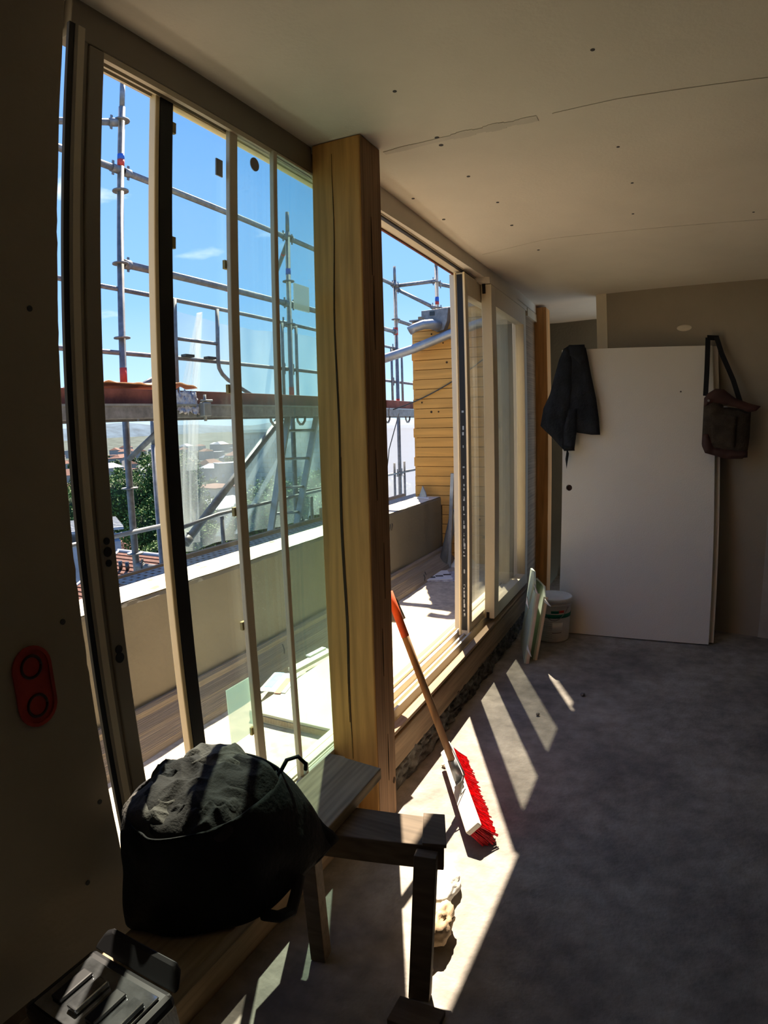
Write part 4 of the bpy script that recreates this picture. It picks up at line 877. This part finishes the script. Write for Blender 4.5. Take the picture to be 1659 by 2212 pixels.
def loop(P, u):
    n = len(P); t = u*n; i = int(t) % n; fr_ = t-int(t); p = [Vector(P[(i+k) % n]) for k in (-1, 0, 1, 2)]
    return .5*((2*p[1])+(p[2]-p[0])*fr_+(2*p[0]-5*p[1]+4*p[2]-p[3])*fr_**2+(-p[0]+3*p[1]-3*p[2]+p[3])*fr_**3)
def bagf(u, v):
    a = loop(base, u); b = loop(rim, u); p = a.lerp(b, v); c = Vector((-.87, .89)); o = (p-c)
    k = 1+.04*math.sin(math.pi*v)+.05*noise.noise((math.cos(6.283*u)*2.5, math.sin(6.283*u)*2.5, v*3))
    p = c+o*k; return (p.x, p.y, .493+.228*v+.008*noise.noise((u*9, v*2, 1)))
bb_ = MB().grid(bagf, 90, 26); bb_.add([(*loop(base, i/24), .493) for i in range(24)], [tuple(range(24))])
bb_.build('bag_body', M['bag'], bg_, solid=.004)
MB().grid(lambda u, v: ((-.706+.014*u)*(1-v)+(-.752-.05*u)*v+.006*noise.noise((u*6, v*6, 3)), (.93+.20*u)*(1-v)+(.95+.10*u)*v, .49+.225*v-.01*u*v+.008*noise.noise((u*6, v*6, 0))), 20, 20).build('side_panel', M['bag'], bg_, solid=.006)
MB().tube([(-.78, 1.02, .71), (-.77, 1.05, .745), (-.755, 1.075, .745), (-.745, 1.09, .72), (-.75, 1.095, .70)], .005, 8).build('strap_loop', M['strap'], bg_)
MB().tube([(-.70, .82, .50), (-.685, .85, .475), (-.68, .89, .46), (-.69, .93, .48), (-.70, .96, .50)], .014, 8).build('strap_loop', M['strap'], bg_)
cs = thing('clothes_heap', (-.87, .94, .75), 'crumpled dark grey clothes spilling out of the black bag', 'clothes')
def heap(cx, cy, rx, ry, z0, h, seed, frq, amp):
    def fn(u, v):
        t = 6.2832*u; r = v; x = cx+rx*r*math.cos(t)*(1+.08*noise.noise((math.cos(t)*2, math.sin(t)*2, seed))); y = cy+ry*r*math.sin(t)*(1+.08*noise.noise((math.cos(t)*2+5, math.sin(t)*2, seed)))
        wx = x+.05*noise.noise((x*7, y*7, seed)); wy = y+.05*noise.noise((x*7+9, y*7, seed))
        rdg = 1-abs(noise.noise((wx*frq, wy*frq*.8, seed+2)))*2.2
        rdg2 = 1-abs(noise.noise((wx*frq*2.2, wy*frq*2.2, seed+7)))*2.2
        return (x, y, z0+h*math.sqrt(max(0, 1-r**2.6))+amp*1.5*(rdg*.75+.3*rdg2)*(1-.5*r**6))
    return MB().grid(fn, 150, 60)
heap(-.89, .885, .125, .165, .700, .05, 3, 9, .020).build('dark_shirt', M['cloth'], cs)
heap(-.925, .795, .095, .085, .692, .045, 8, 12, .016).build('grey_shirt', M['cloth2'], cs)
heap(-.835, .955, .085, .090, .695, .055, 15, 9, .018).build('dark_trousers', M['cloth'], cs)
heap(-.91, .965, .095, .085, .700, .060, 21, 11, .018).build('grey_jumper', M['cloth2'], cs)
heap(-.84, .83, .085, .085, .690, .045, 31, 13, .016).build('dark_vest', M['cloth'], cs)
heap(-.975, .90, .06, .09, .700, .045, 41, 14, .016).build('dark_sleeve', M['bag'], cs)

tcs = thing('tool_case', (-.845, .46, .482), 'open black plastic case with a glossy tray at the near plank end', 'case')
cx, cy = -.820, .472
MB().box(cx-.11, cx+.11, cy-.09, cy+.085, .483, .52).build('case_body', M['case'], tcs, bevel=.012)
MB().prism([(cx-.11, cy+.085, .515), (cx+.11, cy+.085, .515), (cx+.10, cy+.108, .538), (cx+.085, cy+.115, .545), (cx-.085, cy+.115, .545), (cx-.10, cy+.108, .538)], (0, .012, .004)).build('case_lid', M['case'], tcs, bevel=.006)
MB().box(cx-.09, cx+.095, cy-.075, cy+.06, .521, .527).build('glossy_tray', M['chrome'], tcs, bevel=.002)
for k in range(4): MB().box(cx-.07+.045*k, cx-.045+.045*k, cy-.05, cy+.03, .527, .536+.004*(k % 2)).build('bit_holder', M['chrome'] if k % 2 else M['case'], tcs, bevel=.003)
ps = thing('paper_sack', (-.53, 1.45, 0), 'crumpled brown paper sack with white top behind the trestle leg', 'sack')
def lump(c, r, seed, k):
    def fn(u, v):
        t = 6.2832*u; ph = math.pi*v; dv = Vector((math.cos(t)*math.sin(ph), math.sin(t)*math.sin(ph), math.cos(ph))); s = 1+k*noise.noise(dv*2+Vector((seed, 0, 0)))+k*.6*noise.noise(dv*5)
        return (c[0]+r[0]*dv.x*s, c[1]+r[1]*dv.y*s, max(.001, c[2]+r[2]*dv.z*s))
    return MB().grid(fn, 40, 24)
lump((-.515, 1.365, .055), (.042, .085, .055), 1, .22).build('sack_body', M['sack'], ps)
lump((-.565, 1.55, .035), (.045, .10, .036), 5, .22).build('sack_top', M['sackw'], ps)
for (x, y, s_, lb, g) in ((-.845, 2.32, .012, 'small grey pebble on the sunlit floor beside the red bristles', None), (-.70, 1.70, .008, 'tiny grit crumb on the sunlit floor near the trestle', 'grit crumbs on the sunlit floor'), (-.55, 1.34, .008, 'tiny grit crumb on the sunlit floor near the trestle', 'grit crumbs on the sunlit floor'), (-.49, 1.14+.1, .009, 'tiny grit crumb on the sunlit floor near the trestle', 'grit crumbs on the sunlit floor'), (-.37, 3.27, .012, 'dark crumb at the tip of the last light stripe', None), (-.56, 2.96, .009, 'dark crumb within the last light stripe', None)):
    tag(lump((x, y, s_*.6), (s_, s_*1.2, s_*.7), x*9, .4).build('crumb' if s_ < .012 else 'pebble', M['mortar'] if 'dark' in lb else M['terrace']), lb, 'debris', g)

# socket box in the left wall
sk = thing('socket_box', (-1.06, .632, 1.03), 'red double socket box set in the dark left wall', 'socket')
def caps(cy, cz, hw, hh, n=12):
    pts = []
    for i in range(n+1): t = math.pi*i/n; pts.append((cy+hw*math.cos(t), cz+hh-hw+hw*math.sin(t)))
    for i in range(n+1): t = math.pi+math.pi*i/n; pts.append((cy+hw*math.cos(t), cz-hh+hw+hw*math.sin(t)))
    return pts
o_ = caps(.632, 1.035, .044, .082); i_ = caps(.632, 1.035, .037, .075); nn_ = len(o_)
MB().add([(-1.0565, y, z) for y, z in o_]+[(-1.0565, y, z) for y, z in i_], [(k, (k+1) % nn_, nn_+(k+1) % nn_, nn_+k) for k in range(nn_)]).build('rim', M['socket'], sk, solid=.004)
MB().prism([(-1.0595, y, z) for y, z in i_], (.001, 0, 0)).build('box_back', M['socket'], sk)
for z in (1.075, .995):
    MB().tube([(-1.058, .632+.022*math.cos(t), z+.022*math.sin(t)) for t in [6.2832*k/20 for k in range(21)]], .003, 6).build('mount_ring', M['flap'], sk)
